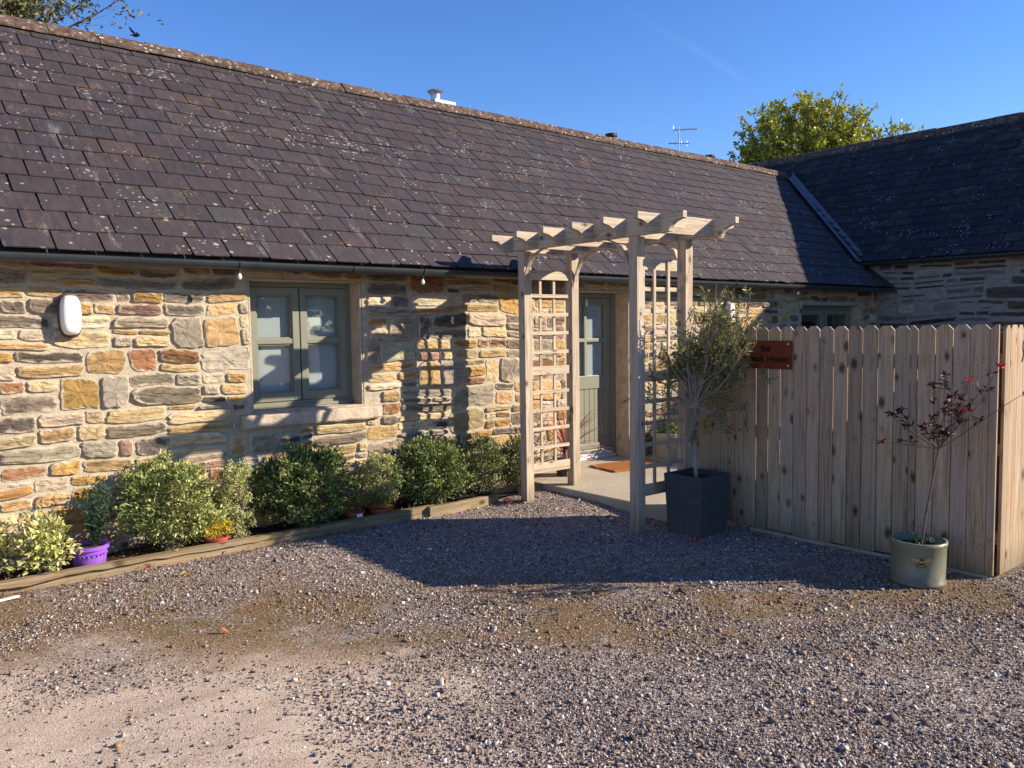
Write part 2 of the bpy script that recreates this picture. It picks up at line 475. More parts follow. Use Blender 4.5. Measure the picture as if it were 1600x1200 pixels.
def leaf_mat(name, rough=0.42, trans=0.28, spec=0.45):
    m = N(name, rough, spec)
    m.color(m.attr())
    tr = m.n('ShaderNodeBsdfTranslucent'); m.l(m.mix(1.0, m.attr(), (1.35, 1.5, 0.75), 'MULTIPLY'), tr.inputs[0])
    mx = m.n('ShaderNodeMixShader'); mx.inputs[0].default_value = trans
    out = m.t.nodes["Material Output"]
    m.l(m.p.outputs[0], mx.inputs[1]); m.l(tr.outputs[0], mx.inputs[2]); m.l(mx.outputs[0], out.inputs[0])
    return m.m
LEAF = leaf_mat("foliage_leaf", 0.5, 0.17, 0.35)
BARK = simple("bark", (0.16, 0.12, 0.09), 0.9, 0.2, 0.4, 25, 0.6)
OLIVEBARK = simple("olive_bark", (0.30, 0.24, 0.18), 0.9, 0.2, 0.3, 25, 0.6)
SAGE = simple("sage_paint", (0.185, 0.185, 0.135), 0.45, 0.4, 0.06, 6, 0.05)
GUTTER = simple("gutter_plastic", (0.028, 0.033, 0.038), 0.38, 0.5, 0.2, 5, 0.03)
FASCIA = simple("fascia", (0.05, 0.05, 0.05), 0.6, 0.3)
SOIL = simple("soil", (0.045, 0.032, 0.022), 0.95, 0.1, 0.6, 40, 1.0)
PLATE = simple("lead_flashing", (0.11, 0.125, 0.15), 0.6, 0.5, 0.25, 12, 0.2)
METAL = simple("galvanised", (0.52, 0.53, 0.55), 0.35, 0.5, 0.2, 15, 0.1, 0.8)
CEMENT = simple("cement", (0.55, 0.54, 0.52), 0.9, 0.2, 0.2, 20, 0.3)
BLIND = simple("blind_fabric", (0.40, 0.43, 0.42), 0.8, 0.1, 0.03, 10, 0.0)
ROOM_SHADE = simple("room_shade_black", (0.03, 0.03, 0.03), 0.9, 0.1)  # near-black colour standing in for the shade inside the rooms
ALU = simple("aluminium", (0.50, 0.51, 0.52), 0.55, 0.4, 0.08, 20, 0.02, 0.2)
BLACKM = simple("black_iron", (0.02, 0.02, 0.02), 0.5, 0.5)
def glass_mat():
    m = N("window_glass", 0.02, 0.5)
    t = m.t; out = t.nodes["Material Output"]
    tr = m.n('ShaderNodeBsdfTransparent'); tr.inputs[0].default_value = (0.95, 0.97, 0.97, 1)
    gl = m.n('ShaderNodeBsdfGlossy'); gl.inputs['Roughness'].default_value = 0.01
    fr = m.n('ShaderNodeLayerWeight'); fr.inputs[0].default_value = 0.5
    nz = m.noise(2.5, 2)
    b = m.n('ShaderNodeBump'); b.inputs['Strength'].default_value = 0.06; b.inputs['Distance'].default_value = 0.02
    m.l(nz.outputs[0], b.inputs['Height']); m.l(b.outputs[0], gl.inputs['Normal'])
    mx = m.n('ShaderNodeMixShader')
    k = m.math('ADD', m.math('POWER', fr.outputs['Facing'], 3.5), 0.07, True)
    m.l(k, mx.inputs[0]); m.l(tr.outputs[0], mx.inputs[1]); m.l(gl.outputs[0], mx.inputs[2]); m.l(mx.outputs[0], out.inputs[0])
    return m.m
GLASS = glass_mat()

# ------------------------------------------------------------------ rubble stonework
def wobble(a, b, s=1.0):
    return mnoise.noise(Vector((a * s, b * s, 3.7)))

def rubble(u0, u1, z0, z1, holes, palette, seed, wmin=0.22, wmax=0.58, hmin=0.17, hmax=0.28, rows_p=(0.16, 0.50, 0.34), gap=0.0075, relief=(0.006, 0.028)):
    """stones laid over the rectangle; returns verts (u, depth, z), faces, tints, rim attribute"""
    R = random.Random(seed)
    V = []; F = []; T = []; K = []
    rects = []
    z = z0
    while z < z1 - 0.02:
        H = R.uniform(hmin, hmax)
        if z + H > z1 - 0.08: H = z1 - z
        u = u0 - R.uniform(0, 0.3)
        while u < u1:
            W = R.uniform(wmin, wmax)
            k = R.choices((1, 2, 3), rows_p)[0]
            if H < 0.2: k = min(k, 2)
            if k == 1: W = max(W, H * 1.9)
            cuts = sorted([0, 1] + [(i + 1) / k + R.uniform(-0.12, 0.12) for i in range(k - 1)])
            for a, b in zip(cuts, cuts[1:]):
                if W > 0.3 and R.random() < 0.42:
                    s_ = R.uniform(0.3, 0.7)
                    sub = ((0, s_), (s_, 1))
                else:
                    sub = ((0, 1),)
                for c0, c1 in sub:
                    rects.append([u + W * c0, u + W * c1, z + H * a, z + H * b])
            u += W
        z += H
    for r in rects:
        a, b, c, d = r
        a = max(a, u0); b = min(b, u1); c = max(c, z0); d = min(d, z1)
        bad = False
        for (h0, h1, h2, h3) in holes:
            if a < h1 and b > h0 and c < h3 and d > h2:
                # trim sideways or vertically, whichever keeps most
                opts = []
                if a < h0: opts.append((h0 - a, (a, h0, c, d)))
                if b > h1: opts.append((b - h1, (h1, b, c, d)))
                if c < h2: opts.append((h2 - c, (a, b, c, h2)))
                if d > h3: opts.append((d - h3, (a, b, h3, d)))
                if not opts: bad = True; break
                a, b, c, d = max(opts)[1]
        if bad or b - a < 0.04 or d - c < 0.03: continue
        cu, cz = (a + b) / 2, (c + d) / 2
        g = gap * R.uniform(0.6, 1.5)
        hw, hh = (b - a) / 2 - g, (d - c) / 2 - g * 0.9
        if hw < 0.015 or hh < 0.012: continue
        n = 28
        pw = R.uniform(5.0, 12.0)
        sk = R.uniform(-0.10, 0.10)
        kx = R.uniform(-0.12, 0.12)
        base = R.choices([p[1] for p in palette], [p[0] for p in palette])[0]
        f = R.uniform(0.55, 1.08)
        col = tuple(x * f * R.uniform(0.95, 1.05) for x in base)
        rel = R.uniform(*relief)
        tx, tz = R.uniform(-0.14, 0.14), R.uniform(-0.14, 0.14)
        # straight chips knocked off some corners
        chips = [(R.uniform(0.60, 0.95) if R.random() < 0.55 else 9) for _ in range(4)]
        chr_ = [R.uniform(0.5, 1.6) for _ in range(4)]
        ring = []
        q1, q2 = R.uniform(0, 50), R.uniform(0, 50)
        for i in range(n):
            t = 2 * pi * (i + 0.5) / n
            ct, st = math.cos(t), math.sin(t)
            # spread the points evenly along the outline of a wide stone
            rr = (abs(ct) ** pw + abs(st) ** pw) ** (-1 / pw)
            x, y = ct * rr, st * rr
            k = (0 if x > 0 else 1) + (0 if y > 0 else 2)
            lim = 1 + chips[k]
            tot = abs(x) + abs(y)
            if tot > lim:
                e_ = (tot - lim)
                a_ = chr_[k] / (1 + chr_[k])
                x -= math.copysign(e_ * a_, x); y -= math.copysign(e_ * (1 - a_), y)
            wb = 0.10 * mnoise.noise(Vector((ct * 2.2 + q1, st * 2.2 + q2, 0))) + R.uniform(-0.035, 0.02)
            x *= min(1 + wb, 1.03) * hw; y *= min(1 + wb * 1.4, 1.05) * hh
            y += sk * x * 0.5
            x += kx * y
            ring.append((x, y))
        o = len(V)
        def put(x, y, dep, rim, rough=0.0):
            u_, z_ = cu + x, cz + y
            if rough:
                dep += rough * (mnoise.noise(Vector((u_ * 22, z_ * 40, cu))) + 0.6 * mnoise.noise(Vector((u_ * 60, z_ * 95, cz))))
            du = 0.016 * wobble(u_, z_, 2.3); dz = 0.030 * wobble(u_ + 9, z_, 1.3) + 0.010 * wobble(u_, z_ + 5, 6)
            V.append((u_ + du, dep, z_ + dz)); T.append(col); K.append(rim)
        def lay(q, dep, rim, rough):
            for (x, y) in ring:
                sx = max(0.0, 1 - q * 1.15 / max(hw, 1e-3)); sy = max(0.0, 1 - q / max(hh, 1e-3))
                put(x * sx, y * sy, dep + tx * x * 0.12 + tz * y * 0.12, rim, rough)
        lay(0.0, -0.014, 1.0, 0.0)
        lay(0.0015, rel * 0.70, 0.9, 0.003)
        lay(min(0.006, hh * 0.22), rel * R.uniform(0.95, 1.05), 0.6, 0.006)
        lay(min(0.022, hh * 0.50), rel * 1.1, 0.25, 0.008)
        lay(hh * 0.74, rel * R.uniform(1.0, 1.3), 0.0, 0.009)
        for (x, y) in ring:
            put(x * 0.35, y * 0.08, rel * R.uniform(1.0, 1.25) + tx * x * 0.12, 0.0, 0.008)
        put(0, 0, rel * 1.15, 0.0)
        L_ = 6
        for q in range(L_ - 1):
            for i in range(n):
                j = (i + 1) % n
                F.append((o + q * n + i, o + q * n + j, o + (q + 1) * n + j, o + (q + 1) * n + i))
        for i in range(n):
            F.append((o + (L_ - 1) * n + i, o + (L_ - 1) * n + (i + 1) % n, o + L_ * n))
    return V, F, T, K

def stone_obj(name, V, F, T, K, mat, parent):
    o = mesh_obj(name, V, F, mat, parent, np.array(T))
    at = o.data.attributes.new('rim', 'FLOAT', 'POINT')
    at.data.foreach_set('value', np.array(K, dtype=np.float32))
    return o

PAL = [(3.0, (0.43, 0.335, 0.195)), (3.2, (0.39, 0.265, 0.13)), (2.2, (0.36, 0.215, 0.075)), (0.9, (0.24, 0.125, 0.065)),
       (2.4, (0.23, 0.185, 0.140)), (2.2, (0.32, 0.285, 0.225)), (1.4, (0.13, 0.105, 0.09)), (0.7, (0.25, 0.15, 0.115)), (1.6, (0.50, 0.43, 0.31))]
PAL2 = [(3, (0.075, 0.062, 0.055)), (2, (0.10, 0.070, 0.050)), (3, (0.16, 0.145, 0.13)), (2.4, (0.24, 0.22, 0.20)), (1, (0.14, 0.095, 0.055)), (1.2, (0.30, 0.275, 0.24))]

# ------------------------------------------------------------------ ground
def gh(x, y):
    def sm(t):
        t = max(0.0, min(1.0, t)); return t * t * (3 - 2 * t)
    return 0.055 * sm((x - 4.5) / 0.7) * sm((y - 4.5) / 0.9) + 0.012 * wobble(x, y, 0.8) + 0.007 * wobble(x + 3, y, 2.1)
xs = np.concatenate([[-400, -120, -40, -14, -6], np.arange(-3, 9.01, 0.15), [12, 18, 40, 120, 400]])
ys = np.concatenate([[-400, -120, -40, -14, -5], np.arange(-2, 7.01, 0.15), [9, 14, 22, 40, 120, 400]])
V = [(x, y, gh(x, y) if (-3 <= x <= 9 and -2 <= y <= 7) else 0.0) for y in ys for x in xs]
nx = len(xs)
F = [(j * nx + i, j * nx + i + 1, (j + 1) * nx + i + 1, (j + 1) * nx + i) for j in range(len(ys) - 1) for i in range(nx - 1)]
g = mesh_obj("ground", V, F, GROUND, smooth=True)
tag(g, "purple grey gravel yard with pale packed grit and moss stains", None, None, "structure")

# concrete path in front of the doors
mcon = N("concrete_path", 0.9, 0.2)
n1 = mcon.noise(90, 5, 0.8); n2 = mcon.noise(2.2, 4)
cc = mcon.ramp(n1.outputs[0], [(0.3, (0.22, 0.18, 0.13)), (0.5, (0.42, 0.36, 0.27)), (0.68, (0.60, 0.53, 0.42))])
cc = mcon.mix(mcon.ramp(n2.outputs[0], [(0.4, 0.0), (0.7, 0.45)]), cc, (0.30, 0.25, 0.17))
mcon.color(cc); mcon.bump(n1.outputs[0], 0.6, 0.004)
b = MB(); b.box(5.31, 13.1, 4.20, 6.42, -0.1, 0.104); b.box(5.75, 13.1, 2.2, 4.198, -0.1, 0.104)
o = b.build("path", mcon.m, bevel=0.012)
tag(o, "pale rough concrete path raised beside the cottage wall", None, None, "structure")
# planting bed
V = []; F = []
bx = np.arange(-3, 5.21, 0.08); by = np.arange(5.93, 6.44, 0.07)
for y in by:
    for x in bx:
        V.append((x, y, 0.052 + 0.022 * wobble(x, y, 5) + 0.012 * wobble(x, y, 16)))
nx = len(bx)
F = [(j * nx + i, j * nx + i + 1, (j + 1) * nx + i + 1, (j + 1) * nx + i) for j in range(len(by) - 1) for i in range(nx - 1)]
o = mesh_obj("soil", V, F, SOIL, smooth=True)
tag(o, "dark bare soil of the narrow planting bed", None, None, "structure")

# gravel stones
def gravel():
    N_ = 700000
    d = 2.3 + (10.2 - 2.3) * rng.random(N_)
    lat = (rng.random(N_) * 2 - 1) * (0.78 * d + 0.5)
    x = 0.638 * d + 0.768 * lat; y = 0.767 * d - 0.640 * lat
    # weights: density falls with distance
    prob = 1.0 * (3.0 / np.maximum(d, 3.0)) ** 1.1
    nb = np.array([mnoise.noise(Vector((a * 0.9, b_ * 0.9, 1.3))) for a, b_ in zip(x, y)])
    pale = np.clip((4.35 - d + nb * 1.2) / 0.6, 0, 1) * np.clip((0.35 - lat + nb) / 0.9, 0, 1)
    prob = prob * (1 - 0.93 * pale)
    nm = np.array([mnoise.noise(Vector((a * 1.7, b_ * 1.7, 8.3))) for a, b_ in zip(x, y)])
    prob = prob * np.clip(0.80 + 1.0 * nm, 0.22, 1.0)
    mz = np.clip((nm - 0.12) * -4.0, 0, 1) * np.clip((d - 3.9) / 0.4, 0, 1) * np.clip((5.2 - d) / 0.5, 0, 1) * np.clip((1.9 - lat) / 0.8, 0, 1)
    prob = prob * (1 - 0.6 * mz)
    keep0 = rng.random(N_) < prob
    keep = (y < 5.90) & ~((x > 5.29) & (y > 4.18)) & ~(x > 5.62) | ((x > 5.62) & (y < 1.92))
    keep &= keep0 & (x > -3) & (x < 8.5) & (y > -1.9)
    x, y, d, nm = x[keep], y[keep], d[keep], nm[keep]
    n = len(x)
    s = np.clip(np.exp(rng.normal(math.log(0.0025), 0.46, n)), 0.0016, 0.018) * (0.85 + 0.06 * d)
    big = rng.random(n) < 0.0028
    s[big] *= rng.uniform(1.8, 3.0, big.sum())
    s = np.minimum(s, 0.015)
    z = np.array([gh(a, b_) for a, b_ in zip(x, y)])
    cube = np.array([(i, j, k) for k in (-1, 1) for (i, j) in ((-1, -1), (1, -1), (1, 1), (-1, 1))], dtype=float)
    P = cube[None] * (1 + rng.uniform(-0.42, 0.30, (n, 8, 3)))
    P *= np.stack([rng.uniform(0.8, 1.6, n), rng.uniform(0.6, 1.15, n), rng.uniform(0.28, 0.65, n)], 1)[:, None, :]
    P *= s[:, None, None]
    # random rotation
    q = rng.normal(size=(n, 4)); q[:, 1:3] *= 0.35; q /= np.linalg.norm(q, axis=1)[:, None]
    w_, a, b_, c = q.T
    Rm = np.stack([1 - 2 * (b_ * b_ + c * c), 2 * (a * b_ - c * w_), 2 * (a * c + b_ * w_),
                   2 * (a * b_ + c * w_), 1 - 2 * (a * a + c * c), 2 * (b_ * c - a * w_),
                   2 * (a * c - b_ * w_), 2 * (b_ * c + a * w_), 1 - 2 * (a * a + b_ * b_)], 1).reshape(n, 3, 3)
    P = np.einsum('nij,nkj->nki', Rm, P)
    P += np.stack([x, y, z + s * 0.30], 1)[:, None, :]
    Fq = np.array([(3, 2, 1, 0), (4, 5, 6, 7), (0, 1, 5, 4), (1, 2, 6, 5), (2, 3, 7, 6), (3, 0, 4, 7)])
    Fa = (Fq[None] + (np.arange(n) * 8)[:, None, None]).reshape(-1, 4)
    pal = np.array([(0.17, 0.125, 0.118), (0.25, 0.19, 0.175), (0.33, 0.27, 0.25), (0.42, 0.36, 0.33), (0.56, 0.50, 0.46), (0.80, 0.76, 0.72), (0.36, 0.24, 0.13), (0.07, 0.055, 0.055)])
    idx = rng.choice(8, n, p=[0.16, 0.21, 0.22, 0.17, 0.11, 0.045, 0.045, 0.04])
    T = pal[idx] * rng.uniform(0.55, 1.40, (n, 1))
    T = T * np.array([1.04, 1.0, 0.93]) * 0.84
    mossy = np.clip((nm - 0.10) * -3.0, 0, 1)[:, None] * (np.clip((d - 3.7) / 0.5, 0, 1) * np.clip((6.0 - d) / 0.6, 0, 1))[:, None]
    T = T * (1 - 0.55 * mossy) + np.array([0.21, 0.115, 0.038]) * 0.55 * mossy
    T = np.clip(T, 0, 0.85)
    T = np.repeat(T, 8, axis=0)
    return P.reshape(-1, 3), Fa, T
v, f, t = gravel()
o = mesh_obj("gravel", v, f, PEBBLE, None, t)
tag(o, "loose purple grey slate gravel chippings spread over the yard", None, None, "stuff")

# ------------------------------------------------------------------ cottage
WY = 6.41               # face of the cottage wall
EY, EZ = 6.12, 2.205    # edge of the eaves slates
PT = math.tan(math.radians(38))
RYD, RZ_ = 9.25, 4.67   # ridge
cot = thing("stone_cottage", "long low rubble stone cottage with slate roof and sage green joinery", "cottage", (5, 6.41, 0))
WIN = (2.57, 3.605, 0.99, 2.085)       # opening in wall (x0,x1,z0,z1)
DOOR = (6.10, 7.135, 0.104, 2.06)
BACK = (10.84, 12.60, 0.75, 1.94)
X0, X1 = -3.2, 13.10
def wall_cells(mb, x0, x1, z0, z1, holes, y0, y1):
    xs_ = sorted(set([x0, x1] + [h[i] for h in holes for i in (0, 1)]))
    for a, b_ in zip(xs_, xs_[1:]):
        hs = [h for h in holes if h[0] <= a and h[1] >= b_]
        if not hs: mb.box(a, b_, y0, y1, z0, z1)
        else:
            h = hs[0]
            if h[2] > z0: mb.box(a, b_, y0, y1, z0, h[2])
            if h[3] < z1: mb.box(a, b_, y0, y1, h[3], z1)
b = MB(); wall_cells(b, X0, X1, -0.05, 2.20, [WIN, DOOR, BACK], WY, 6.86)
# back wall, gable
b.box(X0, X1, 11.7, 12.1, -0.05, 2.2)
b.prism([(6.86, -0.05), (11.7, -0.05), (11.7, 2.3), (9.25, 4.5), (6.86, 2.6)], 0, X0, X0 + 0.4)
wall = b.build("wall", MORTAR, cot)
sill_hole = (2.45, 3.78, 0.84, 0.99)
holes = [(WIN[0] - 0.0, WIN[1] + 0.03, WIN[2], WIN[3] + 0.02), sill_hole, (DOOR[0] - 0.01, DOOR[1] + 0.02, -0.1, DOOR[3] + 0.01), (BACK[0], BACK[1], BACK[2], BACK[3] + 0.02)]
V, F, T, K = rubble(X0, 13.1, 0.0, 2.19, holes, PAL, 11)
V = [(u, WY - dep, z) for (u, dep, z) in V]
F = [f_[::-1] for f_ in F]
stone_obj("stonework", V, F, T, K, STONE, wall)
# rendered reveals
b = MB()
def reveals(mb, h, yb):
    x0, x1, z0, z1 = h
    e = 0.002
    mb.box(x1 - 0.02, x1 - e, WY + 0.004, yb, z0, z1 - 0.02)
    mb.box(x0 + e, x0 + 0.02, WY + 0.004, yb, z0, z1 - 0.02)
    mb.box(x0 + e, x1 - e, WY + 0.004, yb, z1 - 0.019, z1 - e)
for h_, yb_ in ((WIN, 6.62), (DOOR, 6.64), (BACK, 6.6)):
    b = MB(); reveals(b, h_, yb_); b.build("reveal", PLASTER, wall, bevel=0.006)
# timber wall plate / soffit board under slates
b = MB(); b.box(X0, X1, EY + 0.10, WY - 0.001, 2.185, 2.203)
b.build("soffit", FASCIA, cot)

def roof_slates(axis_u, u0, u1, e0, ez, tanp, s_top, gauge, wrange, seed, flip=False, pal=None):
    """slates as overlapping thin slabs. axis_u: along the eaves; e0: eaves position across; going +across rises by tanp"""
    R = random.Random(seed)
    mb = MB()
    L = math.hypot(1, tanp); cs, sn = 1 / L, tanp / L
    rows = int(s_top / gauge) + 1
    for r in range(rows):
        s0 = r * gauge
        ln = gauge * 1.9
        if s0 + ln > s_top: ln = s_top - s0
        if ln < 0.05: continue
        wm = sum(wrange) / 2
        u = u0 - (0.5 * wm if r % 2 else 0.0) + R.uniform(-0.025, 0.025)
        while u < u1:
            W = R.uniform(*wrange)
            if R.random() < 0.5: W = wm + (round((u - u0) / wm * 2) / 2 * wm - (u - u0)) * 0.5
            W = max(wrange[0], min(wrange[1], W))
            col = R.choices([p[1] for p in pal], [p[0] for p in pal])[0]
            f_ = R.uniform(0.90, 1.10)
            col = tuple(x * f_ for x in col)
            g_ = R.uniform(0.008, 0.016); lift = R.uniform(0.0, 0.004)
            d0 = R.uniform(-0.007, 0.007); rot = R.uniform(-0.010, 0.010)
            th = R.uniform(0.008, 0.010)
            hl = 0.0115 + R.uniform(0, 0.003)
            # outline with a little chipping at the tail corners
            a, c_ = u + g_ / 2, u + W - g_ / 2
            ch1, ch2 = R.uniform(0.0, 0.018), R.uniform(0.0, 0.018)
            if R.random() < 0.10: ch1 = R.uniform(0.02, 0.06)
            tail = s0 + d0
            poly = [(a + ch1 * 0.6, tail), (c_ - ch2 * 0.6, tail + rot * W), (c_, tail + ch2 + rot * W), (c_, s0 + ln), (a, s0 + ln), (a, tail + ch1)]
            top = []; bot = []
            for (uu, ss) in poly:
                t_ = (ss - s0) / max(ln, 1e-3)
                h = hl * (1 - t_) + 0.001 + lift * (1 - t_)
                for lst, hh in ((top, h + th * (1 - 0.6 * t_)), (bot, h)):
                    ac = e0 + ss * cs - hh * sn if not flip else e0 - 0
                    zz = ez + ss * sn + hh * cs
                    ac = e0 + ss * cs - hh * sn
                    sag = -0.012 * (1 + math.sin(uu * 1.3 + 1)) * math.sin(pi * min(1, ss / s_top))
                    lst.append((uu, ac, zz + sag) if axis_u == 0 else (ac, uu, zz + sag))
            n = 6
            fs = [tuple(range(n)), tuple(range(n, 2 * n))[::-1]] + [(i, n + i, n + (i + 1) % n, (i + 1) % n) for i in range(n)]
            if axis_u == 1: fs = [q[::-1] for q in fs]
            mb.add(top + bot, fs, col)
            u += W
    return mb

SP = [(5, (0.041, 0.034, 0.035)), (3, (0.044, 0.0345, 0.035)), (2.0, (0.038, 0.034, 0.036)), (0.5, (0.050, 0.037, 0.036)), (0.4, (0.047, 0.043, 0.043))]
slope_len = (RZ_ - EZ) / math.sin(math.radians(38))
mb = roof_slates(0, X0 - 0.15, 15.2, EY, EZ, PT, slope_len, 0.247, (0.275, 0.325), 5, pal=SP)
roof = mb.build("roof", SLATE, cot)
# sarking under slates + rear slope
b = MB()
e = 0.004
b.prism([(EY + 0.03, EZ - 0.01), (RYD, RZ_ - 0.025), (12.4, 2.2), (12.4, 2.15), (RYD, RZ_ - 0.06), (EY + 0.08, EZ - 0.022)], 0, X0 - 0.1, 15.2)
b.build("rear_slope", FASCIA, roof)
# ridge tiles
def ridge_tiles(mb, u0, u1, across, z, axis, seed, L=0.46, wdt=0.145, pitch_t=PT):
    R = random.Random(seed)
    u = u0
    while u < u1:
        dz = R.uniform(-0.006, 0.006) - 0.012 * (1 + math.sin((u + 0.2) * 1.3 + 1)) * 0.6; dr = R.uniform(-0.006, 0.006)
        outer = []; inner = []
        prof = [(-wdt, -wdt * pitch_t + 0.028), (-0.055, -0.055 * pitch_t + 0.040), (-0.028, 0.030), (0, 0.042), (0.028, 0.030), (0.055, -0.055 * pitch_t + 0.040), (wdt, -wdt * pitch_t + 0.028)]
        pr = [(p[0] + dr, p[1] + dz) for p in prof] + [(p[0] * 0.97 + dr, p[1] - 0.018 + dz) for p in prof[::-1]]
        a, b_ = u + 0.004, u + L - 0.004
        V_ = []
        for t_ in (a, b_):
            for p in pr:
                V_.append((t_, across + p[0], z + p[1]) if axis == 0 else (across + p[0], t_, z + p[1]))
        n = len(pr)
        fs = [(i, (i + 1) % n, n + (i + 1) % n, n + i) for i in range(n)]
        m_ = len(prof)
        for i in range(m_ - 1):
            fs.append((i, i + 1, n - 2 - i, n - 1 - i)[::-1]); fs.append((n + i, n + i + 1, 2 * n - 2 - i, 2 * n - 1 - i))
        mb.add(V_, fs)
        u += L
b = MB(); ridge_tiles(b, X0 - 0.1, 14.9, RYD, RZ_ + 0.02, 0, 3)
b.build("ridge_tiles", RIDGE, roof)

# gutter: half round, open top, with brackets and joints
def half_round(mb, x0, x1, yc, zc, r, t=0.004, seg=12):
    pr = [(yc - r * math.cos(pi * k / seg), zc - r * math.sin(pi * k / seg)) for k in range(seg + 1)]
    pi_ = [(yc - (r - t) * math.cos(pi * k / seg), zc - (r - t) * math.sin(pi * k / seg)) for k in range(seg + 1)][::-1]
    mb.prism(pr + pi_, 0, x0, x1)
GYC, GZC, GR = 6.145, 2.185, 0.058
b = MB(); half_round(b, X0, 12.98, GYC, GZC, GR)
gut = b.build("gutter", GUTTER, cot, smooth=False)
for x in (0.2, 2.405, 4.083, 5.6, 7.2, 8.8, 10.31, 11.9):
    b = MB(); half_round(b, x - 0.014, x + 0.014, GYC, GZC, GR + 0.006, 0.010)
    b.box(x - 0.014, x + 0.014, GYC + GR - 0.002, GYC + GR + 0.05, GZC - 0.05, GZC)
    b.build("bracket", GUTTER, gut)
for x in (3.42, 9.6):
    b = MB(); half_round(b, x - 0.055, x + 0.055, GYC, GZC, GR + 0.005, 0.008); b.build("joint", GUTTER, gut)

# sill stone
sv = []; ns = 26
R = random.Random(4)
for i in range(ns + 1):
    x = 2.47 + (3.755 - 2.47) * i / ns
    jt = 0.008 * wobble(x, 1, 9)
    bt = 0.012 * wobble(x, 4, 6)
    fr = 0.014 * wobble(x, 7, 8)
    inn = WY if (x < WIN[0] or x > WIN[1]) else 6.63
    sv.append([(x, 6.625, 1.000 + jt * 0.3), (x, 6.48, 0.985 + jt), (x, 6.366 + fr, 0.972 + jt), (x, 6.352 + fr, 0.960 + jt), (x, 6.348 + fr + 0.006 * wobble(x, 2, 14), 0.875 + bt), (x, 6.356 + fr, 0.862 + bt), (x, 6.45, 0.855 + bt)])
V = [p for r in sv for p in r]; m_ = 7
F = [(i * m_ + j, (i + 1) * m_ + j, (i + 1) * m_ + j + 1, i * m_ + j + 1) for i in range(ns) for j in range(m_ - 1)]
F += [tuple(range(m_)), tuple(range(ns * m_, ns * m_ + m_))[::-1]]

# window
def frame_ring(mb, x0, x1, z0, z1, w_, y0, y1, wb=None, wt=None):
    wb = wb or w_; wt = wt or w_
    mb.box(x0, x0 + w_, y0, y1, z0, z1); mb.box(x1 - w_, x1, y0, y1, z0, z1)
    mb.box(x0 + w_, x1 - w_, y0 + 0.001, y1 - 0.001, z0, z0 + wb); mb.box(x0 + w_, x1 - w_, y0 + 0.001, y1 - 0.001, z1 - wt, z1)
b = MB(); frame_ring(b, 2.59, 3.585, 1.000, 2.065, 0.048, 6.585, 6.66, 0.05, 0.04)
win = b.build("window", SAGE, cot, bevel=0.003)
b = MB(); b.box(2.60, 3.575, 6.555, 6.60, 0.996, 1.022); b.build("frame_lip", SAGE, win, bevel=0.003)
ws = mesh_obj("sill", V, F, PLASTER, win, None, 0, False)
for (a, c_) in ((2.641, 3.083), (3.093, 3.534)):
    b = MB(); frame_ring(b, a, c_, 1.053, 2.022, 0.062, 6.572, 6.63, 0.075, 0.062)
    zc = 1.565
    b.box(a + 0.062, c_ - 0.062, 6.578, 6.625, zc - 0.022, zc + 0.022)
    sash = b.build("sash", SAGE, win, bevel=0.004)
    bd = MB()
    for (p, q) in ((1.128, zc - 0.022), (zc + 0.022, 1.960)):
        frame_ring(bd, a + 0.063, c_ - 0.063, p + 0.001, q - 0.001, 0.012, 6.592, 6.61)
    bd.build("bead", SAGE, win)
    b = MB(); b.box(a + 0.06, c_ - 0.06, 6.606, 6.612, 1.12, 1.97); b.build("glass_pane", GLASS, win)
b = MB(); b.box(2.643, 3.532, 6.645, 6.649, 1.055, 2.02); b.build("blind", BLIND, win)
b = MB(); b.box(2.5, 3.7, 7.3, 7.32, 0.9, 2.2); b.build("room_shade_sheet", ROOM_SHADE, win)  # added dark sheet, its colour gives the room's shade behind the window

# door
dx0, dx1 = 6.121, 7.114
b = MB()
b.box(dx0, dx0 + 0.055, 6.62, 6.70, 0.13, 2.04); b.box(dx1 - 0.055, dx1, 6.62, 6.70, 0.13, 2.04); b.box(dx0 + 0.055, dx1 - 0.055, 6.621, 6.699, 1.985, 2.04)
door = b.build("front_door", SAGE, cot, bevel=0.003)
lx0, lx1 = dx0 + 0.06, dx1 - 0.06
b = MB()
st = 0.105
zb, zm0, zm1, zt = 0.225, 0.93, 1.085, 1.98
b.box(lx0, lx0 + st, 6.64, 6.685, zb, zt); b.box(lx1 - st, lx1, 6.64, 6.685, zb, zt)
b.box(lx0 + st, lx1 - st, 6.641, 6.684, zm0, zm1); b.box(lx0 + st, lx1 - st, 6.641, 6.684, zt - 0.07, zt); b.box(lx0 + st, lx1 - st, 6.641, 6.684, zb, zb + 0.06)
cx_ = (lx0 + lx1) / 2 + 0.02
b.box(cx_ - 0.02, cx_ + 0.02, 6.642, 6.683, zm1, zt - 0.07)
b.box(lx0 + st, lx1 - st, 6.6425, 6.6825, 1.475, 1.515)
leaf = b.build("door_leaf", SAGE, door, bevel=0.004)
b = MB()
k = 8; wv = (lx1 - lx0 - 2 * st) / k
for i in range(k):
    b.box(lx0 + st + i * wv + 0.003, lx0 + st + (i + 1) * wv - 0.003, 6.655, 6.68, zb + 0.06, zm0)
b.box(lx0 + st, lx1 - st, 6.662, 6.679, zb + 0.06, zm0)
b.build("boarding", SAGE, door, bevel=0.002)
b = MB(); b.box(lx0 + st - 0.004, lx1 - st + 0.004, 6.66, 6.666, zm1 - 0.004, zt - 0.066); b.build("glass_pane", GLASS, door)
b = MB(); b.box(dx0 + 0.06, dx1 - 0.06, 6.690, 6.694, 1.0, 2.0); b.build("blind", BLIND, door)
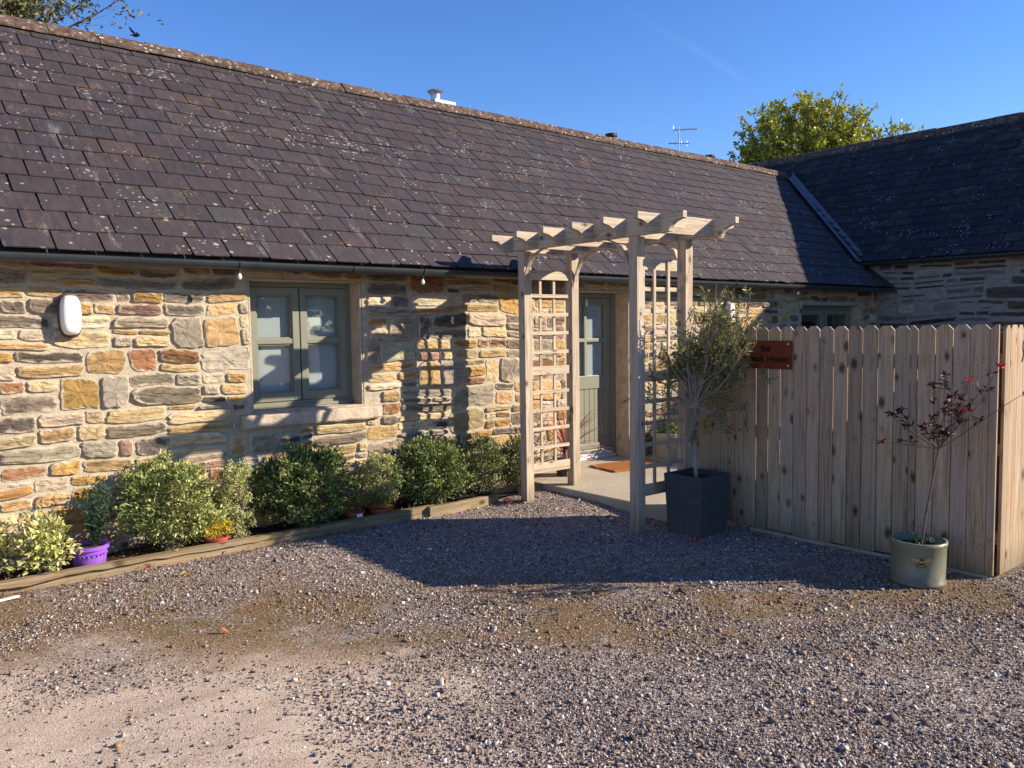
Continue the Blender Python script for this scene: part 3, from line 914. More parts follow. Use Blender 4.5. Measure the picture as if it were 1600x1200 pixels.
b = MB(); b.box(6.0, 7.3, 7.5, 7.52, 0.05, 2.2); b.build("room_shade_sheet", ROOM_SHADE, door)  # same kind of sheet behind the door, shade painted as black
b = MB(); b.box(dx0 + 0.02, dx1 - 0.02, 6.60, 6.70, 0.106, 0.145); b.box(dx0 + 0.05, dx1 - 0.05, 6.625, 6.69, 0.147, 0.19); b.build("threshold", ALU, door, bevel=0.004)
b = MB(); b.box(dx0 + 0.055, dx1 - 0.055, 6.612, 6.66, 0.185, 0.222); b.build("weather_bar", SAGE, door, bevel=0.006)
b = MB(); b.lathe(cx_, 6.622, [(0.004, 1.885), (0.016, 1.89), (0.019, 1.905), (0.017, 1.94), (0.009, 1.965), (0.004, 1.975)], 16)
b.build("hook", CEMENT, door, smooth=True)

# dark back window
b = MB(); frame_ring(b, 10.87, 12.57, 0.77, 1.92, 0.06, 6.56, 6.64)
b.box(11.69, 11.75, 6.561, 6.639, 0.83, 1.86)
bw = b.build("window", SAGE, cot, bevel=0.003)
for (a, c_) in ((10.935, 11.685), (11.755, 12.505)):
    b = MB(); frame_ring(b, a, c_, 0.835, 1.855, 0.07, 6.55, 6.62); sash = b.build("sash", SAGE, bw, bevel=0.003)
    b = MB(); b.box(a + 0.06, c_ - 0.06, 6.59, 6.596, 0.9, 1.8); b.build("glass_pane", GLASS, bw)
b = MB(); b.box(10.7, 12.8, 7.0, 7.02, 0.6, 2.2); b.build("room_shade_sheet", ROOM_SHADE, bw)  # black sheet in place of the unlit room behind these panes

# flue and vents at the ridge (parts of the roof)
b = MB()
b.box(6.46, 6.82, 9.33, 9.56, 4.40, 4.80)
b.build("flue_base", CEMENT, roof, bevel=0.01)
b = MB()
fx, fy = 6.56, 9.46
b.lathe(fx, fy, [(0.065, 4.79), (0.065, 4.875), (0.072, 4.877), (0.072, 4.885), (0.06, 4.887)], 20)
b.lathe(fx, fy, [(0.110, 4.922), (0.116, 4.928), (0.085, 4.948), (0.04, 4.960), (0.0005, 4.964)], 20)
for k in range(4):
    a = k * pi / 2 + 0.4
    b.tube([(fx + 0.074 * math.cos(a), fy + 0.070 * math.sin(a), 4.87), (fx + 0.09 * math.cos(a), fy + 0.09 * math.sin(a), 4.935)], 0.006, 5)
b.build("flue_cowl", METAL, roof, smooth=False)
for (x, y, z) in ((10.05, 9.42, 4.68), (12.72, 9.42, 4.66)):
    b = MB()
    b.box(x - 0.16, x + 0.30, y - 0.10, y + 0.16, z - 0.4, z + 0.035)
    b.lathe(x, y, [(0.085, z), (0.080, z + 0.10), (0.10, z + 0.105), (0.10, z + 0.15), (0.07, z + 0.155)], 18)
    b.build("ridge_vent", RIDGE, roof)

# ------------------------------------------------------------------ barn
BXW = 13.10
barn = thing("stone_barn", "taller dark stone barn with blue black slate roof at right angles to the cottage", "barn", (BXW, 3, 0))
VX, VZ = 12.90, 2.63   # eaves edge of the barn
TB = 0.984
BRX = 15.38; BRZ = VZ + TB * (BRX - VX)
b = MB(); b.box(BXW, BXW + 0.5, -3.0, 6.9, -0.05, 2.78)
b.box(17.3, 17.8, -3, 14, -0.05, 2.8)
b.prism([(13.1, -0.05), (17.8, -0.05), (17.8, 2.7), (15.38, 5.0), (13.1, 2.75)], 1, -3.0, -2.6)
bwall = b.build("wall", MORTAR2, barn)
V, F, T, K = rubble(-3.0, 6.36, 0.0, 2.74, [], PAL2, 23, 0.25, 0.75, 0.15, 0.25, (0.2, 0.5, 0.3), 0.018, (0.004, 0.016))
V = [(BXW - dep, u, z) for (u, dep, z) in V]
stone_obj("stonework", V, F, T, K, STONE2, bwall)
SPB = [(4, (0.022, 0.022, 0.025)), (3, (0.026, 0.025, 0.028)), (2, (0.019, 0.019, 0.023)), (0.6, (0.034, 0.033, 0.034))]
sl = (BRZ - VZ) / math.sin(math.atan(TB))
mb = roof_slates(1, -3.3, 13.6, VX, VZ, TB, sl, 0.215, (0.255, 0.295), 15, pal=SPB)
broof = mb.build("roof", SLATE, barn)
b = MB()
b.prism([(VX + 0.03, VZ - 0.01), (BRX, BRZ - 0.02), (18.1, 2.4), (18.1, 2.35), (BRX, BRZ - 0.06), (VX + 0.08, VZ - 0.03)], 1, -3.2, 13.6)
b.build("rear_slope", FASCIA, broof)
b = MB(); ridge_tiles(b, -3.2, 13.5, BRX, BRZ + 0.015, 1, 9, 0.46, 0.13, TB)
b.build("ridge_tiles", RIDGE, broof)
b = MB()
r = GR
def half_round_y(mb, y0, y1, xc, zc, r, t=0.004, seg=12):
    pr = [(xc - r * math.cos(pi * k / seg), zc - r * math.sin(pi * k / seg)) for k in range(seg + 1)]
    pn_ = [(xc - (r - t) * math.cos(pi * k / seg), zc - (r - t) * math.sin(pi * k / seg)) for k in range(seg + 1)][::-1]
    mb.prism(pr + pn_, 1, y0, y1)
half_round_y(b, -3.2, 6.58, VX + 0.02, VZ - 0.015, 0.05)
b.build("gutter", GUTTER, barn)
# lead valley strip
v0 = Vector((12.95, 6.62, 2.63)); v1 = Vector((14.82, 9.02, 4.50))
dv = (v1 - v0); 
b = MB()
side1 = Vector((-0.12, 0.0, 0.0)); side2 = Vector((0.085, -0.0, 0.105))
up = Vector((0, 0, 0.062))
NV = 10
vs = []
for i in range(NV + 1):
    p = v0 + dv * (i / NV) + up
    vs += [p + side1, p + Vector((0, 0, -0.004)), p + side2]
fs = []
for i in range(NV):
    for j in range(2):
        fs.append((i * 3 + j, i * 3 + j + 1, (i + 1) * 3 + j + 1, (i + 1) * 3 + j))
b.add(vs, fs)
b.add([v0 + Vector((-0.16, -0.02, 0.03)), v0 + Vector((0.04, -0.10, 0.02)), v0 + Vector((0.08, -0.04, 0.07)), v0 + Vector((-0.05, 0.06, 0.055))], [(0, 1, 2, 3)])
fl = b.build("valley_flashing", PLATE, broof)
md = fl.modifiers.new("Solid", 'SOLIDIFY'); md.thickness = 0.004
# sloping lead apron where the cottage eaves meet the barn wall
b = MB()
p0 = Vector((13.085, 6.60, 2.66)); p1 = Vector((13.085, 6.09, 2.22))
b.prism([(6.62, 2.64), (6.10, 2.23), (6.05, 2.10), (6.62, 2.50)], 0, 13.04, 13.08)
b.build("verge_board", FASCIA, barn)

# ------------------------------------------------------------------ wall lights
def wall_light(x, z, label):
    t = thing("wall_light", label, "wall light", (x, WY, z), "bulkhead wall lights on the cottage")
    def oblong(y_list, nn=28):
        vs = []; fs = []
        for (yy, hw, hh) in y_list:
            for k in range(nn):
                a = 2 * pi * k / nn
                ca, sa = math.cos(a), math.sin(a)
                e_ = 3.2
                rr = (abs(ca) ** e_ + abs(sa) ** e_) ** (-1 / e_)
                vs.append((x + ca * rr * hw, WY - yy, z + sa * rr * hh))
        for i in range(len(y_list) - 1):
            for k in range(nn):
                k2 = (k + 1) % nn
                fs.append((i * nn + k, i * nn + k2, (i + 1) * nn + k2, (i + 1) * nn + k))
        fs.append(tuple(range((len(y_list) - 1) * nn, len(y_list) * nn)))
        return MB().add(vs, fs)
    oblong([(0.0, 0.072, 0.155), (0.05, 0.074, 0.158), (0.060, 0.071, 0.154)]).build("base", simple("light_base", (0.07, 0.06, 0.055), 0.5), t, smooth=True)
    oblong([(0.055, 0.066, 0.140), (0.085, 0.066, 0.137), (0.108, 0.060, 0.126), (0.120, 0.048, 0.108), (0.126, 0.02, 0.06)]).build("diffuser", simple("opal_diffuser", (0.78, 0.74, 0.70), 0.35, 0.5, 0.02), t, smooth=True)
wall_light(1.267, 1.783, "white oval bulkhead light on the sunlit wall left of the window")
wall_light(8.99, 1.80, "white oval bulkhead light half hidden behind the potted olive tree")

# clear bulbs hanging below the gutter
def bulb(x, label):
    t = thing("string_light_bulb", label, "light bulb", (x, GYC, 2.12), "small clear bulbs hung under the gutter")
    b = MB(); b.lathe(x, GYC, [(0.009, 2.125), (0.009, 2.10), (0.007, 2.098)], 10); b.build("socket", BLACKM, t)
    b = MB(); b.lathe(x, GYC, [(0.006, 2.10), (0.014, 2.088), (0.018, 2.072), (0.013, 2.056), (0.002, 2.050)], 14); b.build("glass", simple("bulb_glass", (0.75, 0.78, 0.78), 0.08, 0.9, 0.02, 10, 0), t, smooth=True)
bulb(2.405, "small clear bulb under the gutter at the window's left corner")
bulb(4.083, "small clear bulb under the gutter between the window and the arch")
bulb(10.31, "small clear bulb under the gutter right of the olive tree")

# tv aerial behind the ridge
t = thing("tv_aerial", "thin metal television aerial on a mast behind the cottage ridge", "aerial", (13.0, 10.37, 3.7))
b = MB(); b.tube([(13.0, 10.37, 3.6), (13.0, 10.37, 5.56)], 0.016, 8); b.build("mast", METAL, t)
b = MB()
b.tube([(12.92, 10.44, 5.50), (13.28, 10.14, 5.52)], 0.010, 6)
for k in range(7):
    q = k / 6.0
    px_, py_ = 12.94 + 0.32 * q, 10.42 - 0.27 * q
    b.tube([(px_ - 0.05, py_ - 0.06, 5.51), (px_ + 0.05, py_ + 0.06, 5.51)], 0.004, 4)
b.tube([(12.92, 10.44, 5.44), (12.92, 10.44, 5.58)], 0.006, 4)
b.build("upper_array", METAL, t)
b = MB(); b.tube([(12.84, 10.50, 5.24), (13.16, 10.24, 5.24)], 0.009, 5)
for k in range(4):
    q = k / 3.0
    b.tube([(12.87 + 0.26 * q, 10.48 - 0.21 * q, 5.19), (12.87 + 0.26 * q, 10.48 - 0.21 * q, 5.29)], 0.004, 4)
b.build("lower_array", METAL, t)

# ------------------------------------------------------------------ arbour
TH = math.radians(-1.5)
arb = thing("garden_arbour", "weathered timber pergola arch with two trellis sides before the cottage door", "arbour", (4.865, 4.295, 0), rz=TH)
BASE[arb.name] = Vector((0, 0, 0))
DX, DY = 0.58, 1.405
def post(x, y, zb, lean=(0, 0)):
    b = MB(); h = 0.045; zt_ = 2.35
    v = [(x + sx * h + (lean[0] if zz > 1 else 0), y + sy * h + (lean[1] if zz > 1 else 0), zz) for zz in (zb, zt_) for (sx, sy) in ((-1, -1), (1, -1), (1, 1), (-1, 1))]
    b.add(v, [(3, 2, 1, 0), (4, 5, 6, 7), (0, 1, 5, 4), (1, 2, 6, 5), (2, 3, 7, 6), (3, 0, 4, 7)])
    b.t = [(random.uniform(0.9, 1.04),) * 3] * len(b.v)
    b.build("post", WOOD[2], arb, bevel=0.004)
for (x, y) in ((0, 0), (DX, 0), (0.01, DY), (DX + 0.02, DY)): post(x, y, -0.05)
def prof_end(L0, L1, z0, z1, tip=0.05, run=0.135):
    """plank outline with a concave cut under both ends"""
    pts = [(L0, z1), (L0, z1 - tip)]
    n = 8
    for k in range(1, n + 1):
        a = k / n * pi / 2
        pts.append((L0 + 0.012 + (run - 0.012) * math.sin(a), z1 - tip - 0.006 - (z1 - tip - 0.006 - z0) * (1 - math.cos(a))))
    q = [(L0 + L1 - p[0], p[1]) for p in pts][::-1]
    return pts + q
BZ0, BZ1 = 2.352, 2.492
beams = [(-0.045, 0.0), (DX + 0.0, DX + 0.045)]
for (a, c_) in beams:
    b = MB(); b.prism(prof_end(-0.50, DY + 0.36, BZ0, BZ1), 0, a, c_)
    b.t = [(random.uniform(0.92, 1.06),) * 3] * len(b.v)
    b.build("beam", WOOD[1], arb, bevel=0.003)
ry = [-0.255 + k * 0.3565 for k in range(6)]
for y in ry:
    b = MB(); b.prism(prof_end(-0.285, DX + 0.285, BZ0 + 0.002, BZ1 + 0.002), 1, y - 0.022, y + 0.022)
    b.t = [(random.uniform(0.92, 1.06),) * 3] * len(b.v)
    b.build("rafter", WOOD[0], arb, bevel=0.003)
def brace(xc, y, s):
    pts = [(y, 2.35 - 0.34)]
    n = 8
    for k in range(1, n):
        a = k / n * pi / 2
        pts.append((y + s * 0.30 * (1 - math.cos(a)), 2.35 - 0.34 + 0.34 * math.sin(a) - 0.0))
    pts = [(y, 2.01)] + [(y + s * 0.30 * (1 - math.cos(k / n * pi / 2)), 2.01 + 0.34 * math.sin(k / n * pi / 2)) for k in range(1, n + 1)]
    pts += [(y + s * 0.24, 2.35), (y + s * 0.075, 2.29), (y, 2.12)]
    if s < 0: pts = pts[::-1]
    b = MB(); b.prism(pts, 0, xc - 0.022, xc + 0.022)
    b.build("brace", WOOD[2], arb, bevel=0.003)
for xc in (-0.02, DX + 0.02):
    brace(xc, 0.045, 1); brace(xc, DY - 0.045, -1)
def trellis(y, side):
    yb = y + side * 0.012
    b = MB()
    x0, x1 = 0.040, DX - 0.030
    b.box(x0, x1, yb - 0.011, yb + 0.011, 2.095, 2.185)
    b.box(x0, x1, yb - 0.011, yb + 0.011, 1.205, 1.285)
    b.box(x0, x1 + 0.01, yb - 0.011, yb + 0.011, 0.275, 0.370)
    for z in (1.945, 1.770, 1.596, 1.419, 1.042, 0.866, 0.692, 0.515):
        b.box(x0 + 0.005 * math.sin(z * 40), x1 - 0.01, yb - 0.009, yb + 0.009, z - 0.0165, z + 0.0165)
    t = b.build("trellis", WOOD[0], arb, bevel=0.002)
    v = MB()
    yv = yb - 0.0175 if side > 0 else yb + 0.0175
    for x in (0.195, 0.365):
        v.box(x - 0.014, x + 0.014, yv - 0.008, yv + 0.008, 0.28, 2.18)
    v.build("upright", WOOD[2], t, bevel=0.002)
trellis(0.0, 1); trellis(DY, -1)

# ------------------------------------------------------------------ fences
def picket_board(mb, a, b_, x0, x1, z0, z1, along, R, ear=0.028, only=None):
    f_ = R.uniform(0.80, 1.15); c = (f_, f_ * R.uniform(0.95, 1.0), f_ * R.uniform(0.90, 1.0))
    if only == 'R': pts = [(a, z0), (b_, z0), (b_, z1 - ear), (b_ - ear, z1), (a, z1)]
    elif only == 'L': pts = [(a, z0), (b_, z0), (b_, z1), (a + ear, z1), (a, z1 - ear)]
    else: pts = [(a, z0), (b_, z0), (b_, z1 - ear), (b_ - ear, z1), (a + ear, z1), (a, z1 - ear)]
    mb.prism(pts, 0 if along == 1 else 1, x0, x1, c)
R = random.Random(3)
fe = thing("picket_fence", "shaded close boarded timber fence carrying the rust coloured sign", "fence", (5.6, 3.1, 0))
ybs = [4.24, 4.135, 4.025, 3.914, 3.8, 3.689, 3.581, 3.476, 3.362, 3.252, 3.149, 3.042, 2.932, 2.824, 2.713, 2.599, 2.491, 2.442, 2.328, 2.218, 2.111, 1.997, 1.945]
b = MB()
for i, (y1, y0) in enumerate(zip(ybs, ybs[1:])):
    g_ = R.choice((0.0015, 0.0025, 0.004, 0.005)) if i > 0 else 0
    if i in (4, 5, 6, 7, 9, 10, 11, 12, 13, 15, 17, 18, 19): g_ = 0.0058
    only = None
    if i == 16: only = 'L'
    if i == 21: only = 'R'
    picket_board(b, y0 + g_ * 0.3, y1 - g_ * 0.7, 5.583 + R.uniform(-0.0012, 0.0012), 5.598, 0.03 + R.uniform(-0.01, 0.01), 1.628 + R.uniform(-0.004, 0.004), 1, R, only=only)
b.build("board_panel", FWOOD[2], fe, bevel=0.0015)
for z in (1.40, 0.82, 0.24):
    b = MB(); b.box(5.603, 5.641, 1.99, 4.26, z - 0.04, z + 0.04); b.build("rail", FWOOD[1], fe, bevel=0.002)
for y in (4.21, 3.09):
    b = MB(); b.box(5.645, 5.735, y - 0.045, y + 0.045, -0.05, 1.58); b.build("post", FWOOD[2], fe, bevel=0.003)
b = MB(); b.box(5.556, 5.578, 1.97, 3.72, -0.03, 0.026); b.build("gravel_board", FWOOD[1], fe, bevel=0.004)
# nail heads
b = MB()
for (y1, y0) in zip(ybs, ybs[1:]):
    for z in (1.415, 1.385, 0.84, 0.80, 0.26, 0.22):
        for q in (0.28, 0.74):
            yy = y0 + (y1 - y0) * (q + R.uniform(-0.08, 0.08)); zz = z + R.uniform(-0.012, 0.012)
            b.tube([(5.5835, yy, zz), (5.5800, yy, zz)], 0.0030, 6)
tag(b.build("nail_heads", BLACKM, fe), kind="stuff")

f2 = thing("picket_fence", "sunlit end panel of boarded fence turned towards the gravel yard", "fence", (7, 1.93, 0))
b = MB(); x = 5.655; i = 0
ws_ = [0.085, 0.125, 0.095, 0.115]
while x < 8.6:
    W = ws_[i] if i < 4 else R.uniform(0.095, 0.118)
    picket_board(b, x + 0.0005, x + W - 0.0015, 1.930, 1.950 + R.uniform(-.001, .001), 0.02, 1.622 + R.uniform(-0.004, 0.004), 0, R)
    x += W; i += 1
b.build("board_panel", FWOOD[2], f2, bevel=0.0015)
for z in (1.40, 0.82, 0.24):
    b = MB(); b.box(5.70, 8.6, 1.953, 1.991, z - 0.04, z + 0.04); b.build("rail", FWOOD[0], f2, bevel=0.002)
for x in (5.80, 8.2):
    b = MB(); b.box(x - 0.045, x + 0.045, 1.995, 2.085, -0.05, 1.58); b.build("post", FWOOD[2], f2, bevel=0.003)
b = MB(); b.tube([(6.02 + 0.055 * math.cos(a), 1.915, 1.49 + 0.055 * math.sin(a)) for a in np.linspace(0, 2 * pi, 21)], 0.009, 8)
b.tube([(6.02, 1.92, 1.54), (6.02, 1.93, 1.545)], 0.02, 8); b.tube([(5.99, 1.912, 1.45), (5.955, 1.915, 1.395)], 0.010, 6)
b.build("ring_latch", BLACKM, f2)

# sign
sg = thing("house_sign", "rusty brown metal name plate screwed to the fence, reading the Coach House", "sign", (5.57, 3.595, 1.41))
rust = N("rust_plate", 0.75, 0.3)
nz = rust.noise(9, 5, 0.7)
rust.color(rust.ramp(nz.outputs[0], [(0.3, (0.11, 0.020, 0.009)), (0.55, (0.17, 0.033, 0.013)), (0.75, (0.21, 0.05, 0.02))]))
rust.bump(rust.noise(80, 3).outputs[0], 0.3, 0.002)
b = MB(); b.box(5.566, 5.572, 3.364, 3.827, 1.304, 1.523); b.build("plate", rust.m, sg, bevel=0.001)
for y in (3.395, 3.80):
    for z in (1.332, 1.497):
        b = MB(); b.tube([(5.5655, y, z), (5.562, y, z)], 0.008, 10); b.build("screw", METAL, sg)
def text_mesh(txt, size, origin, xdir, ydir, depth, mat, parent, name="lettering"):
    cu = bpy.data.curves.new(name, 'FONT'); cu.body = txt; cu.size = size; cu.align_x = 'CENTER'; cu.extrude = depth; cu.offset = 0.0012
    tmp = bpy.data.objects.new(name, cu); COL.objects.link(tmp)
    dg = bpy.context.evaluated_depsgraph_get(); dg.update()
    me = bpy.data.meshes.new_from_object(tmp.evaluated_get(dg))
    vs = [Vector(origin) + Vector(xdir) * v.co.x + Vector(ydir) * v.co.y + Vector(xdir).cross(Vector(ydir)) * v.co.z for v in me.vertices]
    fs = [tuple(p.vertices) for p in me.polygons]
    bpy.data.objects.remove(tmp); bpy.data.curves.remove(cu); bpy.data.meshes.remove(me)
    return mesh_obj(name, vs, fs, mat, parent)
ink = simple("letter_black", (0.004, 0.002, 0.002), 0.7, 0.2)
text_mesh("the", 0.072, (5.5655, 3.592, 1.440), (0, -1, 0), (0, 0, 1), 0.0012, ink, sg)
text_mesh("Coach House", 0.072, (5.5655, 3.592, 1.358), (0, -1, 0), (0, 0, 1), 0.0012, ink, sg)

# ------------------------------------------------------------------ bed edging
def sleeper(x0, x1, y0, y1, z0, z1, label, mat=SLEEPER, tilt=0.0, rz=0.0, name="timber_edging"):
    b = MB(); n = 24
    along = 0 if abs(x1 - x0) > abs(y1 - y0) else 1
    vs = []
    for i in range(n + 1):
        t_ = i / n
        for (p, q) in ((0, 0), (1, 0), (1, 1), (0, 1)):
            if along == 0:
                x = x0 + (x1 - x0) * t_; y = y0 + (y1 - y0) * p + rz * (t_ - .5)
            else:
                y = y0 + (y1 - y0) * t_; x = x0 + (x1 - x0) * p
            z = z0 + (z1 - z0) * q + tilt * (t_ - 0.5)
            x += 0.002 * wobble(x + p, z * 9, 5); y += 0.004 * wobble(x, y + p * 3, 4); z += q * 0.004 * wobble(x, y + p, 5)
            vs.append((x, y, z))
    fs = []
    for i in range(n):
        for k in range(4):
            k2 = (k + 1) % 4
            fs.append((i * 4 + k, i * 4 + k2, (i + 1) * 4 + k2, (i + 1) * 4 + k)[::1 if along == 0 else -1])
    fs += [(3, 2, 1, 0), (n * 4, n * 4 + 1, n * 4 + 2, n * 4 + 3)]
    b.add(vs, fs)
    b.t = [(0.96 - 0.05 * abs(math.sin(x0 * 7)),) * 3] * len(b.v)
    o = b.build(name, mat, None, bevel=0.004)
    return tag(o, label, "edging board", "timber boards edging the planting bed")
sleeper(-3.0, 4.03, 5.955, 6.03, -0.05, 0.082, "long mossy timber board edging the bed from the left to the big shrubs", rz=-0.06)
sleeper(3.93, 4.72, 5.885, 5.945, -0.05, 0.085, "short pale timber board at the bed's edge ending by the arbour post", rz=0.02)
sleeper(4.76, 5.12, 6.03, 6.09, -0.05, 0.10, "short timber board set back behind the arbour's left post")
sleeper(5.00, 5.28, 5.90, 5.96, 0.0, 0.11, "small timber offcut between the two left arbour posts")

# ------------------------------------------------------------------ foliage tools
def leaf_batch(P, D, Nn, L, W, cin, cedge, fold=0.25):
    """P base, D direction (unit), Nn approx normal; per leaf arrays -> verts faces tint"""
    n = len(P)
    D = D / np.linalg.norm(D, axis=1)[:, None]
    Sd = np.cross(D, Nn); Sd /= (np.linalg.norm(Sd, axis=1)[:, None] + 1e-9)
    U = np.cross(Sd, D)
    L = L[:, None]; W = W[:, None]
    mid = P + D * L * 0.5 - U * L * 0.02
    l_ = P + D * L * 0.48 + Sd * W * 0.5 + U * W * fold
    r_ = P + D * L * 0.48 - Sd * W * 0.5 + U * W * fold
    tip = P + D * L - U * L * 0.12
    V = np.stack([P, l_, mid, r_, tip], 1).reshape(-1, 3)
    Ft = np.array([(0, 2, 1), (0, 3, 2), (1, 2, 4), (2, 3, 4)])
    F = (Ft[None] + (np.arange(n) * 5)[:, None, None]).reshape(-1, 3)
    T = np.stack([cin, cedge, cin, cedge, cedge], 1).reshape(-1, 3)
    return V, F, T

def pick(pal, n, jit=0.25):
    w_ = np.array([p[0] for p in pal], float); w_ /= w_.sum()
    idx = rng.choice(len(pal), n, p=w_)
    f_ = rng.uniform(1 - jit, 1 + jit, (n, 1))
    return np.array([p[1] for p in pal])[idx] * f_, np.array([p[2] for p in pal])[idx] * f_

def crown_leaves(center, radii, n_cl, per, L, W, pal, spread=0.05, shell=0.55, power=2.0, bump=0.22, up=0.4, seed=1, flatten=None, clip_y=None, jitL=0.3):
    """leaf clumps through the volume of a lumpy ellipsoid"""
    c = np.array(center); r = np.array(radii)
    d = rng.normal(size=(n_cl, 3)); d /= np.linalg.norm(d, axis=1)[:, None]
    if power != 2.0:
        q = (np.abs(d) ** power).sum(1) ** (-1 / power); dd = d * q[:, None]
    else: dd = d
    rad = shell + (1 - shell) * rng.random(n_cl) ** 0.6
    lump = np.array([mnoise.noise(Vector((a * 1.9 + seed * 3.1, b_ * 1.9, e_ * 1.9))) for a, b_, e_ in d])
    rad = rad * (1 + bump * lump * 1.6)
    C = c + dd * rad[:, None] * r
    P = np.repeat(C, per, 0) + rng.normal(scale=spread, size=(n_cl * per, 3))
    out = np.repeat(d, per, 0)
    D = out * 0.8 + rng.normal(scale=0.65, size=P.shape) + np.array([0, 0, up])
    Nn = rng.normal(size=P.shape) * 0.7 + np.array([0, 0, 0.8]) + out * 0.5
    if clip_y is not None:
        m_ = P[:, 1] < clip_y
        P, D, Nn = P[m_], D[m_], Nn[m_]
    m_ = P[:, 2] > 0.055
    P, D, Nn = P[m_], D[m_], Nn[m_]
    n = len(P)
    ci, ce = pick(pal, n)
    return leaf_batch(P, D, Nn, L * rng.uniform(1 - jitL, 1 + jitL, n), W * rng.uniform(0.75, 1.25, n), ci, ce)

def merge(parts):
    V = []; F = []; T = []; o = 0
    for v, f, t in parts:
        V.append(v); F.append(f + o); T.append(t); o += len(v)
    return np.concatenate(V), np.concatenate(F), np.concatenate(T)

def core_stems(mb, base, center, radii, n, r0=0.006):
    for k in range(n):
        d = rng.normal(size=3); d /= np.linalg.norm(d)
        e_ = np.array(center) + d * np.array(radii) * 0.75
        m_ = np.array(base) * 0.4 + e_ * 0.6 + rng.normal(scale=0.03, size=3); m_[2] = max(m_[2], base[2] + 0.03)
        p0 = np.array(base) + np.array([rng.normal() * 0.03, rng.normal() * 0.02, 0])
        mb.tube([p0, m_, e_], [r0, r0 * 0.7, r0 * 0.3], 5)

G_DARK = (0.035, 0.055, 0.018); G_MID = (0.06, 0.095, 0.025); G_LITE = (0.115, 0.16, 0.04); CREAM = (0.42, 0.40, 0.20); YEL = (0.42, 0.36, 0.05)
def shrub(name, label, x, y, z0, z1, w, pal, leafL=0.032, leafW=0.014, n=520, per=10, group=None, depth=None, power=2.2, spread=0.028, bump=0.46, shell=0.5, dy=0.0, up=0.4):
    t = thing(name, label, "shrub", (x, y, 0.05), group)
    c = (x, y, (z0 + z1) / 2); r = (w / 2, (depth or min(w / 2, 0.27)), (z1 - z0) / 2)
    parts = [crown_leaves(c, (r[0] * 0.93, r[1] * 0.93, r[2] * 0.93), int(n * 0.42), per, leafL, leafW, pal, spread, shell, power, bump, up, seed=x * 3, clip_y=WY - 0.02)]
    # tufts: sprays of leaves round shoot tips, standing proud with gaps between them
    nt_ = max(16, int(n / 9))
    dd = rng.normal(size=(nt_, 3)); dd /= np.linalg.norm(dd, axis=1)[:, None]
    dd[:, 2] = np.where(dd[:, 2] < -0.5, -dd[:, 2], dd[:, 2])
    q_ = (np.abs(dd) ** power).sum(1) ** (-1 / power)
    lm_ = np.array([mnoise.noise(Vector((a * 1.9 + x * 9.1, b_ * 1.9, e_ * 1.9))) for a, b_, e_ in dd])
    tc = np.array(c) + dd * q_[:, None] * np.array(r) * (rng.uniform(0.80, 1.08, nt_) * (1 + bump * 0.8 * lm_))[:, None]
    for k in range(nt_):
        mm_ = int(per * 4)
        sz_ = leafL * rng.uniform(0.7, 1.3)
        P = tc[k] + rng.normal(scale=sz_ * 0.75, size=(mm_, 3))
        D = dd[k] * 0.7 + rng.normal(scale=0.55, size=(mm_, 3)) + [0, 0, 0.45]
        ok = (P[:, 2] > 0.055) & (P[:, 1] < WY - 0.02)
        P, D = P[ok], D[ok]
        if len(P) < 3: continue
        ci, ce = pick([pal[rng.integers(len(pal))]] * 2 + [pal[rng.integers(len(pal))]], len(P), 0.2)
        parts.append(leaf_batch(P, D, rng.normal(size=(len(P), 3)) * 0.6 + [0, 0, 0.7] + dd[k] * 0.6, leafL * rng.uniform(0.8, 1.35, len(P)), leafW * rng.uniform(0.8, 1.3, len(P)), ci, ce))
    # a few straggling shoots breaking the outline
    m_ = max(6, n // 45)
    for k in range(m_):
        a = rng.uniform(0, 2 * pi); tl = rng.uniform(0.25, 1.0)
        p = np.array([c[0] + r[0] * 0.9 * math.cos(a) * tl, min(c[1] + r[1] * math.sin(a) * tl, WY - 0.06), z1 - (z1 - z0) * 0.12 * (1 + tl)])
        L = rng.uniform(0.03, 0.15) * (0.5 + w)
        tt = np.linspace(0, 1, 12)[:, None]
        dirn = np.array([math.cos(a) * 0.35, math.sin(a) * 0.25, 1.0])
        P = p + tt * dirn * L + rng.normal(scale=0.006, size=(12, 3))
        D = rng.normal(scale=0.7, size=(12, 3)) + dirn
        ci, ce = pick(pal, 12)
        parts.append(leaf_batch(P, D, rng.normal(size=(12, 3)) + [0, 0, 1], np.full(12, leafL), np.full(12, leafW), ci, ce))
    v, f, tn = merge(parts)
    mesh_obj("foliage", v, f, LEAF, t, tn)
    b = MB(); core_stems(b, (x, y, 0.03), c, r, 12); b.build("stems", BARK, t)
    return t

VAR = [(3.5, (0.13, 0.18, 0.035), (0.44, 0.44, 0.17)), (2.4, (0.06, 0.095, 0.022), (0.20, 0.23, 0.08)), (2, (0.15, 0.20, 0.045), (0.46, 0.46, 0.20)), (1.2, (0.36, 0.40, 0.10), (0.55, 0.53, 0.24))]
GRN = [(3, G_DARK, (0.09, 0.125, 0.04)), (3, (0.07, 0.11, 0.028), (0.18, 0.22, 0.08)), (2, (0.12, 0.17, 0.045), (0.32, 0.34, 0.13)), (0.8, (0.24, 0.30, 0.06), (0.36, 0.40, 0.11))]
PALE = [(3, (0.27, 0.29, 0.09), (0.60, 0.57, 0.30)), (1.5, (0.15, 0.18, 0.055), (0.42, 0.41, 0.18)), (2, (0.36, 0.37, 0.13), (0.66, 0.63, 0.36))]
GOLD = [(3, (0.36, 0.37, 0.09), (0.66, 0.61, 0.27)), (2, (0.20, 0.24, 0.055), (0.50, 0.47, 0.16)), (1.2, (0.45, 0.42, 0.20), (0.62, 0.58, 0.38))]
